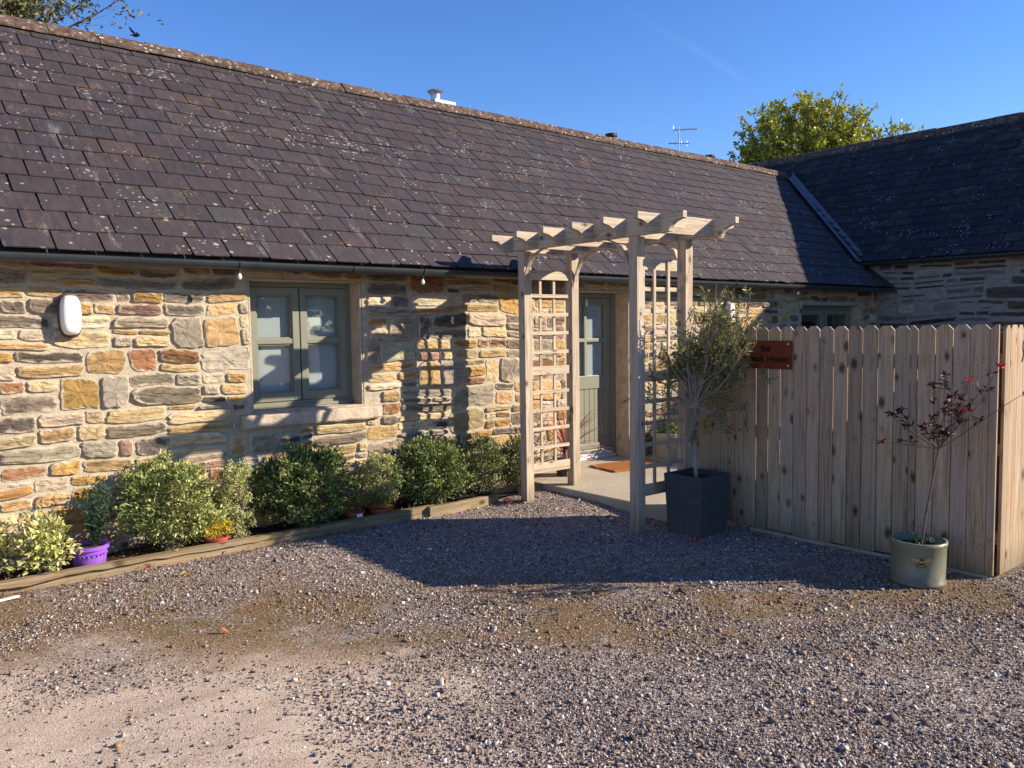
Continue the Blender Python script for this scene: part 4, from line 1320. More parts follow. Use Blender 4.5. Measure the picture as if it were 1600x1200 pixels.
YELL = [(4, (0.72, 0.52, 0.03), (0.80, 0.60, 0.04)), (2, (0.30, 0.28, 0.04), (0.5, 0.42, 0.05)), (1, (0.14, 0.17, 0.03), (0.3, 0.3, 0.05))]
DYEL = [(3, (0.20, 0.18, 0.03), (0.32, 0.27, 0.04)), (3, (0.09, 0.10, 0.02), (0.18, 0.17, 0.04))]
G_ = "shrubs along the foot of the cottage wall"
shrub("variegated_shrub", "small cream and yellow leaved shrub at the far left of the bed", 1.0, 6.12, 0.07, 0.39, 0.26, GOLD, 0.05, 0.022, 130, 8, G_, spread=0.025, bump=0.35)
shrub("variegated_shrub", "low shadowed cream leaved shrub cut off at the left edge of the photograph", 0.55, 6.22, 0.07, 0.36, 0.42, GOLD, 0.05, 0.022, 120, 8, G_, spread=0.03)
shrub("rounded_shrub", "large round variegated shrub right of the purple pot", 1.79, 6.13, 0.06, 0.70, 0.60, VAR, 0.032, 0.015, 950, 10, G_, depth=0.27)
shrub("columnar_shrub", "narrow upright pale cream shrub below the window's left corner", 2.30, 6.13, 0.05, 0.62, 0.18, PALE, 0.018, 0.009, 520, 14, G_, depth=0.11, power=4.5, spread=0.018, bump=0.12)
shrub("rounded_shrub", "large dark green bushy shrub under the window sill", 2.89, 6.14, 0.05, 0.66, 0.70, GRN, 0.040, 0.015, 1000, 11, G_, depth=0.27)
shrub("rounded_shrub", "small pale clipped shrub behind the two red pots", 3.62, 6.18, 0.07, 0.53, 0.27, PALE, 0.018, 0.009, 620, 13, G_, depth=0.17, power=3.4, spread=0.018, bump=0.12)
shrub("rounded_shrub", "broad leafy green shrub below the trellis shadow on the wall", 4.13, 6.15, 0.05, 0.60, 0.62, VAR[:2] + GRN[:3], 0.034, 0.015, 950, 11, G_, depth=0.26)
shrub("rounded_shrub", "greyish fine leaved shrub right of the broad green one", 4.76, 6.18, 0.06, 0.57, 0.27, PALE[:2] + VAR[:2], 0.020, 0.010, 560, 13, G_, depth=0.18, spread=0.02, power=3.2)
shrub("rounded_shrub", "dark little shrub behind the arbour's left post", 5.12, 6.2, 0.06, 0.50, 0.28, GRN[:3], 0.026, 0.012, 330, 11, G_, depth=0.17, spread=0.025)

def pot_lathe(t, x, y, z0, h, r0, r1, mat, rim=0.012, soil=True, name="pot"):
    b = MB(); b.lathe(x, y, [(r0, z0), (r0 + (r1 - r0) * 0.86, z0 + h * 0.84), (r1 + rim, z0 + h * 0.85), (r1 + rim, z0 + h), (r1 - 0.006, z0 + h), (r1 - 0.02, z0 + h * 0.86), (0.001, z0 + h * 0.855)], 40)
    p = b.build(name, mat, t, smooth=False)
    return p
# purple pot with a small conifer
t = thing("potted_conifer", "small feathery conifer in a bright purple plastic pot", "potted plant", (1.29, 6.11, 0.05))
PUR = simple("purple_plastic", (0.25, 0.085, 0.52), 0.4, 0.4, 0.06)
grimy(PUR, h=0.09, amt=0.6)
pt = pot_lathe(t, 1.262, 6.12, 0.035, 0.165, 0.098, 0.118, PUR)
b = MB()
for k in range(11):
    a = -2.6 + k * 0.24
    cxp, cyp = 1.262 + 0.114 * math.cos(a), 6.12 + 0.114 * math.sin(a)
    b.tube([(cxp, cyp, 0.148), (1.262 + 0.116 * math.cos(a + 0.08), 6.12 + 0.116 * math.sin(a + 0.08), 0.132), (1.262 + 0.114 * math.cos(a + 0.16), 6.12 + 0.114 * math.sin(a + 0.16), 0.148)], 0.004, 5)
b.build("moulded_swags", PUR, pt)
b = MB(); b.lathe(1.262, 6.12, [(0.105, 0.178), (0.05, 0.186), (0.001, 0.186)], 24); b.build("compost", SOIL, t)
parts = []
for k in range(40):
    a = rng.uniform(0, 2 * pi); ht = rng.uniform(0.16, 0.44) if k > 3 else 0.47
    rr = rng.uniform(0.01, 0.12)
    base = np.array([1.30, 6.12, 0.19]); tipp = base + np.array([math.cos(a) * rr + 0.02, math.sin(a) * rr, ht])
    m_ = 70
    tt = rng.random(m_)[:, None]
    P = base + (tipp - base) * tt + rng.normal(scale=0.005, size=(m_, 3))
    D = rng.normal(size=(m_, 3)) * [1, 1, 0.4] + [0, 0, 0.9]
    ci, ce = pick([(1, (0.035, 0.07, 0.03), (0.05, 0.10, 0.04)), (1, (0.055, 0.10, 0.05), (0.08, 0.14, 0.07))], m_)
    parts.append(leaf_batch(P, D, rng.normal(size=(m_, 3)), np.full(m_, 0.034), np.full(m_, 0.006), ci, ce))
v, f, tn = merge(parts); mesh_obj("foliage", v, f, LEAF, t, tn)

REDP = simple("red_plastic", (0.36, 0.07, 0.045), 0.45, 0.4, 0.1)
def red_pot(x, y, w_, hz, pal, label, tag_white=False):
    t = thing("potted_heather", label, "potted plant", (x, y, 0.05), "small red pots of yellow plants in the bed")
    pot_lathe(t, x, y, 0.03, hz, w_ * 0.34, w_ * 0.42, REDP, 0.006)
    v, f, tn = crown_leaves((x, y, hz + 0.10), (w_ * 0.52, w_ * 0.4, 0.075), 130, 12, 0.014, 0.007, pal, 0.014, 0.3, 2.2, 0.4, 0.8, seed=x)
    mesh_obj("foliage", v, f, LEAF, t, tn)
    b = MB(); core_stems(b, (x, y, hz), (x, y, hz + 0.08), (w_ * 0.4, w_ * 0.3, 0.06), 14, 0.0025); b.build("stems", BARK, t)
    if tag_white:
        b = MB(); b.box(x - 0.03, x + 0.02, y - w_ * 0.42 - 0.012, y - w_ * 0.42 - 0.009, hz - 0.005, hz + 0.02); b.build("plant_label", simple("white_label", (0.75, 0.75, 0.75), 0.5), t)
red_pot(2.12, 6.06, 0.20, 0.085, YELL, "bright yellow leafy plant in a red pot between the round and the columnar shrub")
red_pot(3.30, 6.08, 0.19, 0.09, DYEL, "dull yellow plant in a red pot with a white label below the window's right end", True)
red_pot(3.55, 6.07, 0.24, 0.085, DYEL, "dull yellow plant in a red pot in front of the small pale clipped shrub")

# cordyline by the door
t = thing("potted_cordyline", "spiky purple red cordyline in a dark pot left of the door", "potted plant", (5.80, 6.12, 0.1))
pot_lathe(t, 5.80, 6.10, 0.105, 0.20, 0.10, 0.135, simple("dark_pot", (0.05, 0.04, 0.035), 0.6), 0.008)
parts = []
V_ = []; F_ = []; T_ = []
for k in range(64):
    a = rng.uniform(0, 2 * pi); el = rng.uniform(0.05, 1.45) if k % 2 else rng.uniform(0.4, 1.3); Ln = rng.uniform(0.42, 0.72)
    hd = np.array([math.cos(a), math.sin(a), 0.0]); sdv = np.array([-math.sin(a), math.cos(a), 0.0])
    p = np.array([5.80, 6.10, 0.34]) + hd * 0.02 + np.array([0, 0, rng.uniform(-0.04, 0.08)])
    o_ = len(V_); seg = 7; e_ = el
    col = np.array([(0.20, 0.04, 0.07), (0.30, 0.08, 0.11), (0.15, 0.035, 0.05), (0.40, 0.20, 0.20)][k % 4])
    for s_ in range(seg + 1):
        q = s_ / seg; wd = 0.0105 * (1 - q) ** 0.6 + 0.0008
        if p[1] > 6.38 and a < pi: p = np.array([p[0], 6.38, p[2]])
        V_.append(p - sdv * wd); V_.append(p + sdv * wd); T_ += [col, col * 1.2]
        p = p + (hd * math.cos(e_) + np.array([0, 0, math.sin(e_)])) * Ln / seg
        e_ -= 0.12
    for s_ in range(seg):
        F_.append((o_ + 2 * s_, o_ + 2 * s_ + 1, o_ + 2 * s_ + 3, o_ + 2 * s_ + 2))
mesh_obj("foliage", np.array(V_), F_, LEAF, t, np.array(T_))

# beige pot behind the right trellis
t = thing("potted_plant", "round beige stone pot with small green plant right of the door, behind the trellis", "potted plant", (7.45, 6.1, 0.1))
pot_lathe(t, 7.45, 6.08, 0.105, 0.30, 0.15, 0.20, simple("beige_stone_pot", (0.40, 0.34, 0.24), 0.8, 0.2, 0.15), 0.018)
v, f, tn = crown_leaves((7.45, 6.08, 0.46), (0.14, 0.13, 0.09), 60, 10, 0.05, 0.016, [(1, G_MID, G_LITE), (1, (0.12, 0.15, 0.04), (0.25, 0.28, 0.08))], 0.03, 0.3, seed=3)
mesh_obj("foliage", v, f, LEAF, t, tn)

# doormat
mm = N("coir_mat", 0.95, 0.1)
nz = mm.noise(140, 4, 0.8)
mm.color(mm.ramp(nz.outputs[0], [(0.3, (0.16, 0.055, 0.018)), (0.6, (0.40, 0.155, 0.055))])); mm.bump(nz.outputs[0], 1.0, 0.006)
b = MB(); b.box(-0.40, 0.40, -0.23, 0.23, 0.0, 0.018)
o = b.build("doormat", mm.m, None, bevel=0.004); o.location = (6.68, 6.00, 0.106); o.rotation_euler = (0, 0, math.radians(-9))
tag(o, "orange brown coir doormat on the concrete path before the door", "doormat")

# ------------------------------------------------------------------ trees
def branching(mb, p0, tips, r0, bend=0.25, seg=6, rt=0.002):
    """curved limbs from p0 to each tip; returns polylines"""
    out = []
    for tp in tips:
        p0_ = np.array(p0); tp = np.array(tp)
        m1 = p0_ + (tp - p0_) * 0.35 + rng.normal(size=3) * bend * np.linalg.norm(tp - p0_) * 0.22
        m2 = p0_ + (tp - p0_) * 0.7 + rng.normal(size=3) * bend * np.linalg.norm(tp - p0_) * 0.22
        pts = []
        for q in np.linspace(0, 1, seg):
            pts.append((1 - q) ** 3 * p0_ + 3 * (1 - q) ** 2 * q * m1 + 3 * (1 - q) * q * q * m2 + q ** 3 * tp)
        rr = [r0 * (1 - 0.85 * q) + rt * q for q in np.linspace(0, 1, seg)]
        mb.tube(pts, rr, 5)
        out.append(np.array(pts))
    return out

def tree(name, label, cat, base, trunk_top, center, radii, tips_n, twigs, leaves_per, L, W, pal, r_trunk, bark, group=None, shell=0.4, rough=0.3, droop=0.2, twig_len=0.25, seg_tr=6, zmin=None):
    t = thing(name, label, cat, base, group)
    b = MB()
    p0 = np.array(base, float); p1 = np.array(trunk_top, float)
    tr = [p0 + (p1 - p0) * q + rng.normal(size=3) * [0.3, 0.3, 0] * r_trunk * (0 < q < 1) for q in np.linspace(0, 1, seg_tr)]
    b.tube(tr, [r_trunk * (1 - 0.45 * q) for q in np.linspace(0, 1, seg_tr)], 10)
    c = np.array(center); r = np.array(radii)
    d = rng.normal(size=(tips_n, 3)); d /= np.linalg.norm(d, axis=1)[:, None]
    rad = shell + (1 - shell) * rng.random(tips_n) ** 0.5
    lump = np.array([mnoise.noise(Vector(q * 1.7 + 4.4)) for q in d])
    tips = c + d * (rad * (1 + rough * lump * 2))[:, None] * r
    if zmin is not None: tips = tips[tips[:, 2] > zmin]
    lines = branching(b, tr[-1], tips, r_trunk * 0.42, 0.35)
    parts = []
    for ln in lines:
        for k in range(twigs):
            q = rng.uniform(0.45, 1.0); i = min(int(q * (len(ln) - 1)), len(ln) - 2); fr = q * (len(ln) - 1) - i
            s_ = ln[i] * (1 - fr) + ln[i + 1] * fr
            dirn = (ln[i + 1] - ln[i]); dirn /= np.linalg.norm(dirn) + 1e-9
            dirn = dirn * 0.7 + rng.normal(size=3) * 0.75 + [0, 0, 0.25]; dirn /= np.linalg.norm(dirn)
            tl = twig_len * rng.uniform(0.5, 1.3)
            e_ = s_ + dirn * tl + [0, 0, -droop * tl * 0.3]
            b.tube([s_, (s_ + e_) / 2 + rng.normal(size=3) * tl * 0.06, e_], [r_trunk * 0.05 + 0.001, r_trunk * 0.03 + 0.0008, 0.0008], 4, cap=False)
            m_ = leaves_per
            tt = rng.uniform(0.15, 1.05, m_)[:, None]
            P = s_ + (e_ - s_) * tt + rng.normal(scale=tl * 0.05, size=(m_, 3))
            D = dirn * 0.6 + rng.normal(scale=0.75, size=(m_, 3))
            ci, ce = pick(pal, m_)
            parts.append(leaf_batch(P, D, rng.normal(size=(m_, 3)) * 0.8 + [0, 0, 0.7], L * rng.uniform(0.7, 1.3, m_), W * rng.uniform(0.75, 1.2, m_), ci, ce))
    b.build("trunk", bark, t)
    v, f, tn = merge(parts)
    mesh_obj("crown", v, f, LEAF, t, tn)
    return t

# olive in the tall dark planter
ol = thing("potted_olive_tree", "young olive tree in a tall square charcoal planter against the fence", "potted tree", (5.24, 3.98, 0))
PLT = N("charcoal_planter", 0.75, 0.3)
nz = PLT.noise(1.0, 4, 0.6, PLT.mapping((6, 6, 90)))
PLT.color(PLT.ramp(nz.outputs[0], [(0.3, (0.036, 0.041, 0.048)), (0.7, (0.068, 0.074, 0.084))])); PLT.bump(nz.outputs[0], 0.6, 0.004)
grimy(PLT.m, (0.10, 0.085, 0.07), 0.2)
b = MB()
def sq(cx_, cy_, h, z): return [(cx_ - h, cy_ - h, z), (cx_ + h, cy_ - h, z), (cx_ + h, cy_ + h, z), (cx_ - h, cy_ + h, z)]
pcx, pcy = 5.222, 3.985
rings = [sq(pcx, pcy, 0.162, 0.0), sq(pcx, pcy, 0.180, 0.400), sq(pcx, pcy, 0.1825, 0.403), sq(pcx, pcy, 0.185, 0.474), sq(pcx, pcy, 0.165, 0.474), sq(pcx, pcy, 0.160, 0.42)]
vs = [p for r_ in rings for p in r_]
fs = [(i * 4 + k, i * 4 + (k + 1) % 4, (i + 1) * 4 + (k + 1) % 4, (i + 1) * 4 + k) for i in range(5) for k in range(4)] + [(3, 2, 1, 0)]
b.add(vs, fs); b.build("planter", PLT.m, ol, bevel=0.006)
b = MB(); b.add(sq(pcx, pcy, 0.157, 0.43), [(0, 1, 2, 3)]); b.build("compost", SOIL, ol)
OL = [(3, (0.075, 0.095, 0.028), (0.13, 0.14, 0.05)), (3, (0.12, 0.135, 0.04), (0.20, 0.20, 0.075)), (1.2, (0.24, 0.24, 0.11), (0.32, 0.32, 0.17)), (1.5, (0.22, 0.20, 0.05), (0.32, 0.29, 0.09))]
b = MB()
tr = [(5.215, 3.985, 0.42), (5.205, 3.99, 0.62), (5.21, 4.00, 0.80), (5.235, 4.01, 1.0), (5.25, 4.0, 1.15)]
b.tube(tr, [0.017, 0.015, 0.014, 0.013, 0.011], 10)
tips = []
for k in range(66):
    while True:
        q = rng.uniform(-1, 1, 3)
        if (q ** 2).sum() < 1: break
    tips.append((5.27 + q[0] * 0.22, 3.94 - 0.07 * q[2] + q[1] * (0.40 - 0.02 * q[2]), 1.42 + q[2] * 0.42))
tips += [(5.30, 3.86, 1.97), (5.27, 3.95, 1.86), (5.28, 3.70, 1.84), (5.25, 3.62, 1.68), (5.3, 3.80, 1.75), (5.3, 3.90, 1.78),
         (5.15, 3.70, 0.95), (5.12, 3.85, 0.88), (5.16, 3.66, 1.15), (5.1, 4.3, 1.1), (5.0, 4.33, 1.05), (5.05, 4.28, 1.22), (4.98, 4.42, 1.08), (5.18, 3.52, 1.45), (5.2, 3.6, 1.3), (5.12, 3.75, 1.02), (5.15, 3.95, 0.80), (5.25, 3.45, 1.62), (5.3, 3.42, 1.28), (5.2, 3.5, 0.98), (5.2, 3.6, 0.82), (5.3, 3.55, 1.90), (5.28, 3.75, 1.95), (5.1, 4.45, 0.95), (5.05, 4.5, 1.3)]
lines = branching(b, tr[-1], tips[:66:2], 0.006, 0.4) + branching(b, tr[-2], tips[1:66:2] + tips[66:], 0.0065, 0.35)
parts = []
for li, ln in enumerate(lines):
    for k in range(5):
        q = rng.uniform(0.45, 1.0); i = min(int(q * (len(ln) - 1)), len(ln) - 2); fr = q * (len(ln) - 1) - i
        s_ = ln[i] * (1 - fr) + ln[i + 1] * fr
        dirn = ln[i + 1] - ln[i]; dirn /= np.linalg.norm(dirn) + 1e-9
        dirn = dirn * 0.9 + rng.normal(size=3) * 0.55; dirn /= np.linalg.norm(dirn)
        tl = rng.uniform(0.06, 0.15)
        e_ = s_ + dirn * tl
        b.tube([s_, e_], [0.0022, 0.001], 4, cap=False)
        m_ = 11
        tt = np.linspace(0.1, 1.05, m_)[:, None]
        P = s_ + (e_ - s_) * tt
        D = dirn * 0.9 + rng.normal(scale=0.65, size=(m_, 3))
        m2 = (P[:, 0] + D[:, 0] * 0.05) < 5.56
        P, D = P[m2], D[m2]; m_ = len(P)
        if m_ == 0: continue
        ci, ce = pick(OL, m_)
        parts.append(leaf_batch(P, D, rng.normal(size=(m_, 3)) + [0, 0, 0.5], rng.uniform(0.036, 0.062, m_), rng.uniform(0.009, 0.0135, m_), ci, ce, 0.15))
b.build("trunk", OLIVEBARK, ol)
v, f, tn = merge(parts); mesh_obj("crown", v, f, LEAF, ol, tn)

# red leaved shrub in the bee pot
rp = thing("potted_red_shrub", "thin young tree with dark red leaves in a round sage green pot with a bee", "potted tree", (5.21, 2.25, 0))
PG = simple("sage_glazed_pot", (0.165, 0.165, 0.105), 0.35, 0.5, 0.05, 5, 0.05)
grimy(PG)
b = MB(); r_ = 0.158
b.lathe(5.21, 2.25, [(r_ + 0.004, 0.0), (r_ + 0.008, 0.006), (r_ + 0.008, 0.022), (r_, 0.030), (r_ + 0.004, 0.24), (r_ + 0.010, 0.255), (r_ + 0.010, 0.275), (r_ - 0.004, 0.279), (r_ - 0.012, 0.270), (r_ - 0.014, 0.225)], 56)
pot = b.build("pot", PG, rp, smooth=True)
b = MB(); b.lathe(5.21, 2.25, [(r_ - 0.010, 0.232), (0.001, 0.236)], 32); b.build("compost", SOIL, rp)
# bee emblem on the face towards the yard
fa = math.atan2(-2.25, -5.21) + 0.13
fd = np.array([math.cos(fa), math.sin(fa), 0]); sdv = np.array([-math.sin(fa), math.cos(fa), 0])
ctr = np.array([5.21, 2.25, 0.165]) + fd * (r_ + 0.004)
def ell(mb, c, ax, n1=10, n2=8, tint=(1, 1, 1)):
    vs = []; fs = []
    for i in range(n2 + 1):
        ph = pi * i / n2
        for k in range(n1):
            th = 2 * pi * k / n1
            vs.append(np.array(c) + ax[0] * math.sin(ph) * math.cos(th) + ax[1] * math.sin(ph) * math.sin(th) + ax[2] * math.cos(ph))
    for i in range(n2):
        for k in range(n1):
            fs.append((i * n1 + k, i * n1 + (k + 1) % n1, (i + 1) * n1 + (k + 1) % n1, (i + 1) * n1 + k))
    mb.add(vs, fs, tint)
up_ = np.array([0, 0, 1.3]); sdv = sdv * 1.3
b = MB()
GO, BK = (0.45, 0.26, 0.05), (0.02, 0.015, 0.01)
ell(b, ctr + up_ * 0.014, [sdv * 0.008, fd * 0.005, up_ * 0.007], tint=BK)
ell(b, ctr + up_ * 0.004, [sdv * 0.010, fd * 0.006, up_ * 0.008], tint=GO)
ell(b, ctr - up_ * 0.008, [sdv * 0.011, fd * 0.006, up_ * 0.006], tint=BK)
ell(b, ctr - up_ * 0.014, [sdv * 0.009, fd * 0.005, up_ * 0.005], tint=GO)
ell(b, ctr - up_ * 0.020, [sdv * 0.006, fd * 0.004, up_ * 0.005], tint=BK)
for s_ in (-1, 1):
    wa = sdv * s_ * 0.9 + up_ * 0.25; wa *= 1.3 / np.linalg.norm(wa); wn = np.cross(wa, fd)
    ell(b, ctr + wa * 0.028 + up_ * 0.004, [wa * 0.019, fd * 0.002, wn * 0.008], tint=(0.38, 0.24, 0.08))
    wa = sdv * s_ * 0.95 - up_ * 0.25; wa *= 1.3 / np.linalg.norm(wa); wn = np.cross(wa, fd)
    ell(b, ctr + wa * 0.022 - up_ * 0.004, [wa * 0.013, fd * 0.002, wn * 0.006], tint=(0.20, 0.12, 0.04))
    for q in (-0.6, 0.1, 0.8):
        b.tube([ctr, ctr + sdv * s_ * 0.016 - up_ * (0.010 + 0.010 * q), ctr + sdv * s_ * 0.020 - up_ * (0.024 + 0.010 * q)], 0.0012, 4, tint=BK)
    b.tube([ctr + up_ * 0.018, ctr + up_ * 0.028 + sdv * s_ * 0.008], 0.001, 4, tint=BK)
b.build("bee_emblem", tint_mat("painted_metal", 0.4, 0.5, 0, 40, 0.1), pot)
b = MB()
trp = [(5.215, 2.235, 0.23), (5.21, 2.205, 0.45), (5.205, 2.165, 0.68), (5.20, 2.135, 0.865)]
b.tube(trp, [0.0095, 0.0085, 0.0075, 0.0065], 8)
tips_r = [((5.2, 2.49, 0.875), 0.3), ((5.19, 2.425, 1.055), 0.6), ((5.21, 2.36, 1.09), 0.6), ((5.2, 2.30, 0.99), .5), ((5.22, 2.11, 1.31), .8), ((5.2, 2.06, 1.19), .8), ((5.2, 1.975, 1.29), .5), ((5.18, 1.98, 1.11), .5),
          ((5.2, 1.80, 1.375), .3), ((5.17, 1.86, 1.24), .4), ((5.2, 1.685, 1.225), .4), ((5.25, 2.2, 1.25), .6), ((5.2, 2.18, 1.05), .8), ((5.2, 2.01, 1.04), .5), ((5.15, 2.08, 0.97), 0.4)]
RED = [(3, (0.050, 0.010, 0.018), (0.075, 0.014, 0.024)), (2, (0.035, 0.012, 0.018), (0.06, 0.018, 0.025))]
BRED = [(3, (0.42, 0.02, 0.045), (0.55, 0.05, 0.07)), (1, (0.25, 0.015, 0.03), (0.35, 0.03, 0.05))]
parts = []
for i, (tp, dn) in enumerate(tips_r):
    ln = branching(b, trp[-1], [tp], 0.0042, 0.22, 8, 0.0008)[0]
    bright = i in (0, 6, 7, 8, 10)
    n_w = int(7 * dn)
    for k in range(n_w + 1):
        q = 1.0 if k == 0 else rng.uniform(0.35, 0.97); ii = min(int(q * (len(ln) - 1)), len(ln) - 2); fr = q * (len(ln) - 1) - ii
        s_ = ln[ii] * (1 - fr) + ln[ii + 1] * fr
        m_ = 8 if k == 0 else 6
        dirn = np.array([0, rng.normal() * 0.3, 0.9]) if k else (ln[-1] - ln[-3])
        dirn = dirn / np.linalg.norm(dirn)
        e_ = s_ + dirn * (0.012 if k == 0 else rng.uniform(0.03, 0.07))
        if k: b.tube([s_, e_], [0.0014, 0.0008], 4)
        P = s_ + (e_ - s_) * rng.random(m_)[:, None]
        D = rng.normal(size=(m_, 3)) * [1, 1, 0.45] + dirn * 0.35
        ci, ce = pick(BRED if (k == 0 and bright) else RED, m_)
        parts.append(leaf_batch(P, D, rng.normal(size=(m_, 3)) * .5 + [0, 0, 1], rng.uniform(0.032, 0.050, m_), rng.uniform(0.015, 0.022, m_), ci, ce))
b.build("trunk", BARK, rp)
v, f, tn = merge(parts); mesh_obj("leaves", v, f, LEAF, rp, tn)
m_ = 90
P = np.array([5.21, 2.25, 0.24]) + rng.normal(scale=0.055, size=(m_, 3)) * [1, 1, 0.1] + np.stack([np.zeros(m_), np.zeros(m_), rng.uniform(0, 0.05, m_)], 1)
ci, ce = pick([(1, G_MID, G_LITE), (1, G_DARK, G_MID)], m_)
v, f, tn = leaf_batch(P, rng.normal(size=(m_, 3)) * .6 + [0, 0, 1], rng.normal(size=(m_, 3)), rng.uniform(0.02, 0.04, m_), np.full(m_, 0.007), ci, ce)
mesh_obj("weeds", v, f, LEAF, rp, tn)

TL_ = [(3, (0.085, 0.095, 0.035), (0.13, 0.14, 0.055)), (2, (0.14, 0.14, 0.06), (0.20, 0.19, 0.09)), (1, (0.05, 0.06, 0.025), (0.08, 0.09, 0.035))]
tree("broadleaf_tree", "sparse dark leaved tree rising behind the cottage ridge at the far left", "tree", (0.6, 14.0, 0), (0.6, 14.0, 4.6), (0.75, 13.9, 7.8), (2.75, 1.8, 2.3), 420, 17, 11, 0.075, 0.04, TL_, 0.075, BARK, "trees behind the roofs", twig_len=0.55, shell=0.45)
TR_ = [(3, (0.27, 0.29, 0.035), (0.38, 0.38, 0.05)), (2.5, (0.18, 0.215, 0.03), (0.28, 0.30, 0.045)), (2.2, (0.46, 0.41, 0.045), (0.56, 0.50, 0.06)), (0.9, (0.11, 0.13, 0.025), (0.17, 0.19, 0.03))]
tree("broadleaf_tree", "bright yellow green tree in spring leaf behind the barn roof", "tree", (20.3, 12.3, 0), (20.4, 12.2, 4.2), (20.5, 12.05, 6.2), (1.95, 1.95, 1.62), 270, 15, 10, 0.115, 0.07, TR_, 0.10, BARK, "trees behind the roofs", twig_len=0.32, shell=0.62, zmin=4.9, rough=0.11)
tree("broadleaf_tree", "small tuft of yellow green treetop showing over the barn ridge", "tree", (22.6, 10.4, 0), (22.6, 10.4, 5.2), (22.5, 10.45, 6.45), (0.55, 0.55, 0.75), 18, 9, 8, 0.11, 0.06, TR_, 0.10, BARK, "trees behind the roofs", twig_len=0.3, shell=0.3)
# trees across the yard, seen only as reflections in the panes
for (x, y, s_, lb) in ((10.6, -12.5, 1.0, "tall spreading tree across the yard mirrored in the left window pane"), (14.2, -12.0, 0.9, "leafy tree across the yard mirrored in the right window pane"), (7.0, -14.0, 0.8, "lower bushy tree across the yard facing the door")):
    tree("yard_tree", lb, "tree", (x, y, 0), (x, y, 1.3), (x, y, 3.3 * s_), (2.6, 2.2, 1.9 * s_), 60, 10, 10, 0.17, 0.10, GRN, 0.14, BARK, "trees across the yard", twig_len=0.6)

# ------------------------------------------------------------------ bird, litter, little red weeds
BIRD = simple("bird_feather", (0.03, 0.028, 0.03), 0.7)
b = MB()
bc = np.array([4.57, 16.25, 7.16]); BS = 0.5; hx = np.array([0.77, -0.64, 0.0]) * BS; hz = np.array([0, 0, 1.0]) * BS; hf = np.array([0.64, 0.77, 0.0]) * BS
ell(b, bc, [hx * 0.10, hf * 0.045, hz * 0.045])
ell(b, bc + hx * 0.11 + hz * 0.012, [hx * 0.035, hf * 0.025, hz * 0.025])
b.add([bc + hx * 0.14 + hz * 0.012 - hf * 0.006, bc + hx * 0.14 + hz * 0.012 + hf * 0.006, bc + hx * 0.14 + hz * 0.004, bc + hx * 0.17 + hz * 0.008], [(0, 1, 3), (1, 2, 3), (2, 0, 3)])
b.add([bc - hx * 0.08 + hf * 0.02, bc - hx * 0.08 - hf * 0.02, bc - hx * 0.20 - hf * 0.05, bc - hx * 0.20 + hf * 0.05], [(0, 1, 2, 3)])
for s_, w1, w2 in ((1, -hx * 0.13 + hz * 0.15 + hf * 0.05, -hx * 0.24 + hz * 0.34 + hf * 0.05), (-1, hx * 0.10 - hf * 0.16 + hz * 0.00, hx * 0.20 - hf * 0.30 + hz * 0.04)):
    p0 = bc + hz * 0.02
    b.add([p0 + hx * 0.05, p0 - hx * 0.05, bc + w1 - hx * 0.05 - hz * 0.015, bc + w1 + hx * 0.045 + hz * 0.01, bc + w2, bc + w2 - hx * 0.02 - hz * 0.03], [(0, 1, 2, 3), (3, 2, 5, 4)])
o = b.build("bird", BIRD, None)
md = o.modifiers.new("Solid", 'SOLIDIFY'); md.thickness = 0.01
tag(o, "small black bird gliding in the blue sky above the roof ridge", "bird")

def litter(name, label, cat, x, y, L, W, col, rz, z=None):
    z = gh(x, y) + 0.014 if z is None else z
    b = MB(); vs = []; n = 6
    for i in range(n + 1):
        q = i / n; wd = W * math.sin(pi * min(0.98, q * 0.92 + 0.05)) * (0.85 + 0.3 * random.random())
        for s_ in (-1, 0, 1):
            vs.append(((q - 0.5) * L, s_ * wd / 2, 0.006 * abs(s_) + 0.012 * math.sin(q * 5)))
    fs = [(i * 3 + j, i * 3 + j + 1, (i + 1) * 3 + j + 1, (i + 1) * 3 + j) for i in range(n) for j in range(2)]
    b.add(vs, fs, col)
    o = b.build(name, LEAF, None); o.location = (x, y, z); o.rotation_euler = (0.1, 0.05, rz)
    tag(o, label, cat)
def gp(u, v_):
    d = [RX[0] * (u - 800) + RX[1] * (v_ - 600) + RX[2] * 1265, RY[0] * (u - 800) + RY[1] * (v_ - 600) + RY[2] * 1265, RZ[0] * (u - 800) + RZ[1] * (v_ - 600) + RZ[2] * 1265]
    s_ = -1.65 / d[2]; return d[0] * s_, d[1] * s_
x, y = gp(291, 900); litter("fallen_leaf", "yellow fallen leaf on the gravel below the long edging board", "leaf", x, y, 0.07, 0.03, (0.5, 0.38, 0.04), 0.3)
x, y = gp(350, 990); litter("fallen_leaf", "curled orange brown leaf lying alone on the open gravel", "leaf", x, y, 0.085, 0.022, (0.45, 0.16, 0.06), -0.7)
x, y = gp(655, 915); litter("fallen_leaf", "pale tan leaf on the gravel by the tip of the big shadow", "leaf", x, y, 0.04, 0.03, (0.6, 0.42, 0.22), 0.9)
x, y = gp(12, 940)
b = MB(); b.box(-0.07, 0.07, -0.014, 0.014, 0, 0.012, (0.75, 0.72, 0.66)); o = b.build("stone_sliver", PEBBLE, None, bevel=0.004); o.location = (x, y, 0.012); o.rotation_euler = (0, 0.05, 0.35)
tag(o, "flat whitish stone sliver by the edging at the left edge", "stone")
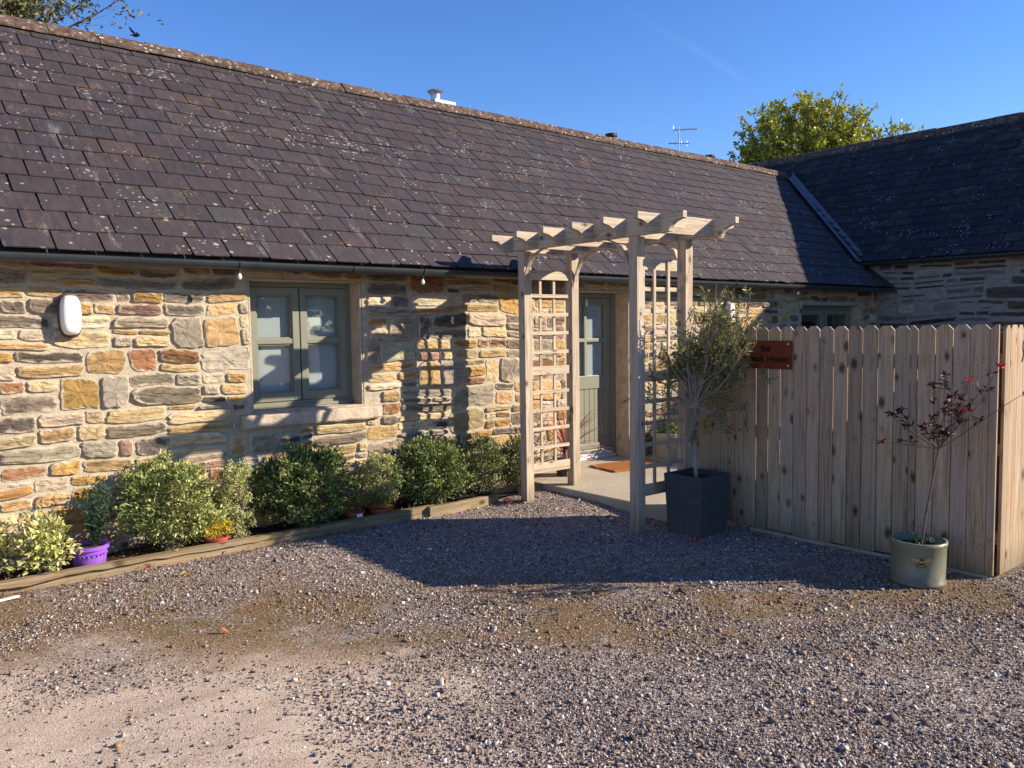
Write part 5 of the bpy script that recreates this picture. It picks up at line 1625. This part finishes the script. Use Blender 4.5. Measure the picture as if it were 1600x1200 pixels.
def red_weed(u, v_, s_, label):
    x, y = gp(u, v_); m_ = 70
    P = np.array([x, y, gh(x, y) + 0.01]) + rng.normal(size=(m_, 3)) * [0.02 * s_, 0.02 * s_, 0.0] + np.stack([np.zeros(m_), np.zeros(m_), rng.uniform(0, 0.045 * s_, m_)], 1)
    ci, ce = pick([(2, (0.22, 0.03, 0.03), (0.32, 0.06, 0.05)), (1, (0.12, 0.04, 0.03), (0.2, 0.07, 0.04))], m_)
    v, f, tn = leaf_batch(P, rng.normal(size=(m_, 3)) + [0, 0, .8], rng.normal(size=(m_, 3)), rng.uniform(0.012, 0.026, m_) * s_, rng.uniform(0.006, 0.010, m_) * s_, ci, ce)
    o = mesh_obj("red_weed", v, f, LEAF, None, tn); tag(o, label, "weed", "little red weeds in the gravel")
red_weed(797, 790, 1.0, "clump of little red weeds at the foot of the arbour's left post")
red_weed(232, 893, 0.8, "small red weed growing against the long edging board")
red_weed(1085, 850, 1.0, "dark red weed in the shade at the foot of the charcoal planter")

# leaf litter on the bed and along the boards
m_ = 1500
X = rng.uniform(-2.5, 5.2, m_); Y = np.where(rng.random(m_) < 0.6, rng.uniform(6.03, 6.40, m_), 5.93 - np.abs(rng.normal(scale=0.07, size=m_)))
Z = np.array([0.075 if y > 6.0 else gh(x, y) + 0.010 for x, y in zip(X, Y)])
P = np.stack([X, Y, Z + rng.uniform(0, 0.008, m_)], 1)
D = rng.normal(size=(m_, 3)) * [1, 1, 0.15]
ci, ce = pick([(2, (0.16, 0.065, 0.035), (0.22, 0.10, 0.05)), (2, (0.20, 0.12, 0.06), (0.28, 0.18, 0.09)), (1, (0.20, 0.035, 0.03), (0.28, 0.06, 0.04)), (0.6, (0.30, 0.24, 0.12), (0.36, 0.30, 0.16))], m_)
v, f, tn = leaf_batch(P, D, rng.normal(size=(m_, 3)) * 0.35 + [0, 0, 1], rng.uniform(0.014, 0.036, m_), rng.uniform(0.007, 0.016, m_), ci, ce)
o = mesh_obj("leaf_litter", v, f, LEAF, None, tn)
tag(o, "brown and red dead leaf scraps lying in the bed and along its boards", None, None, "stuff")
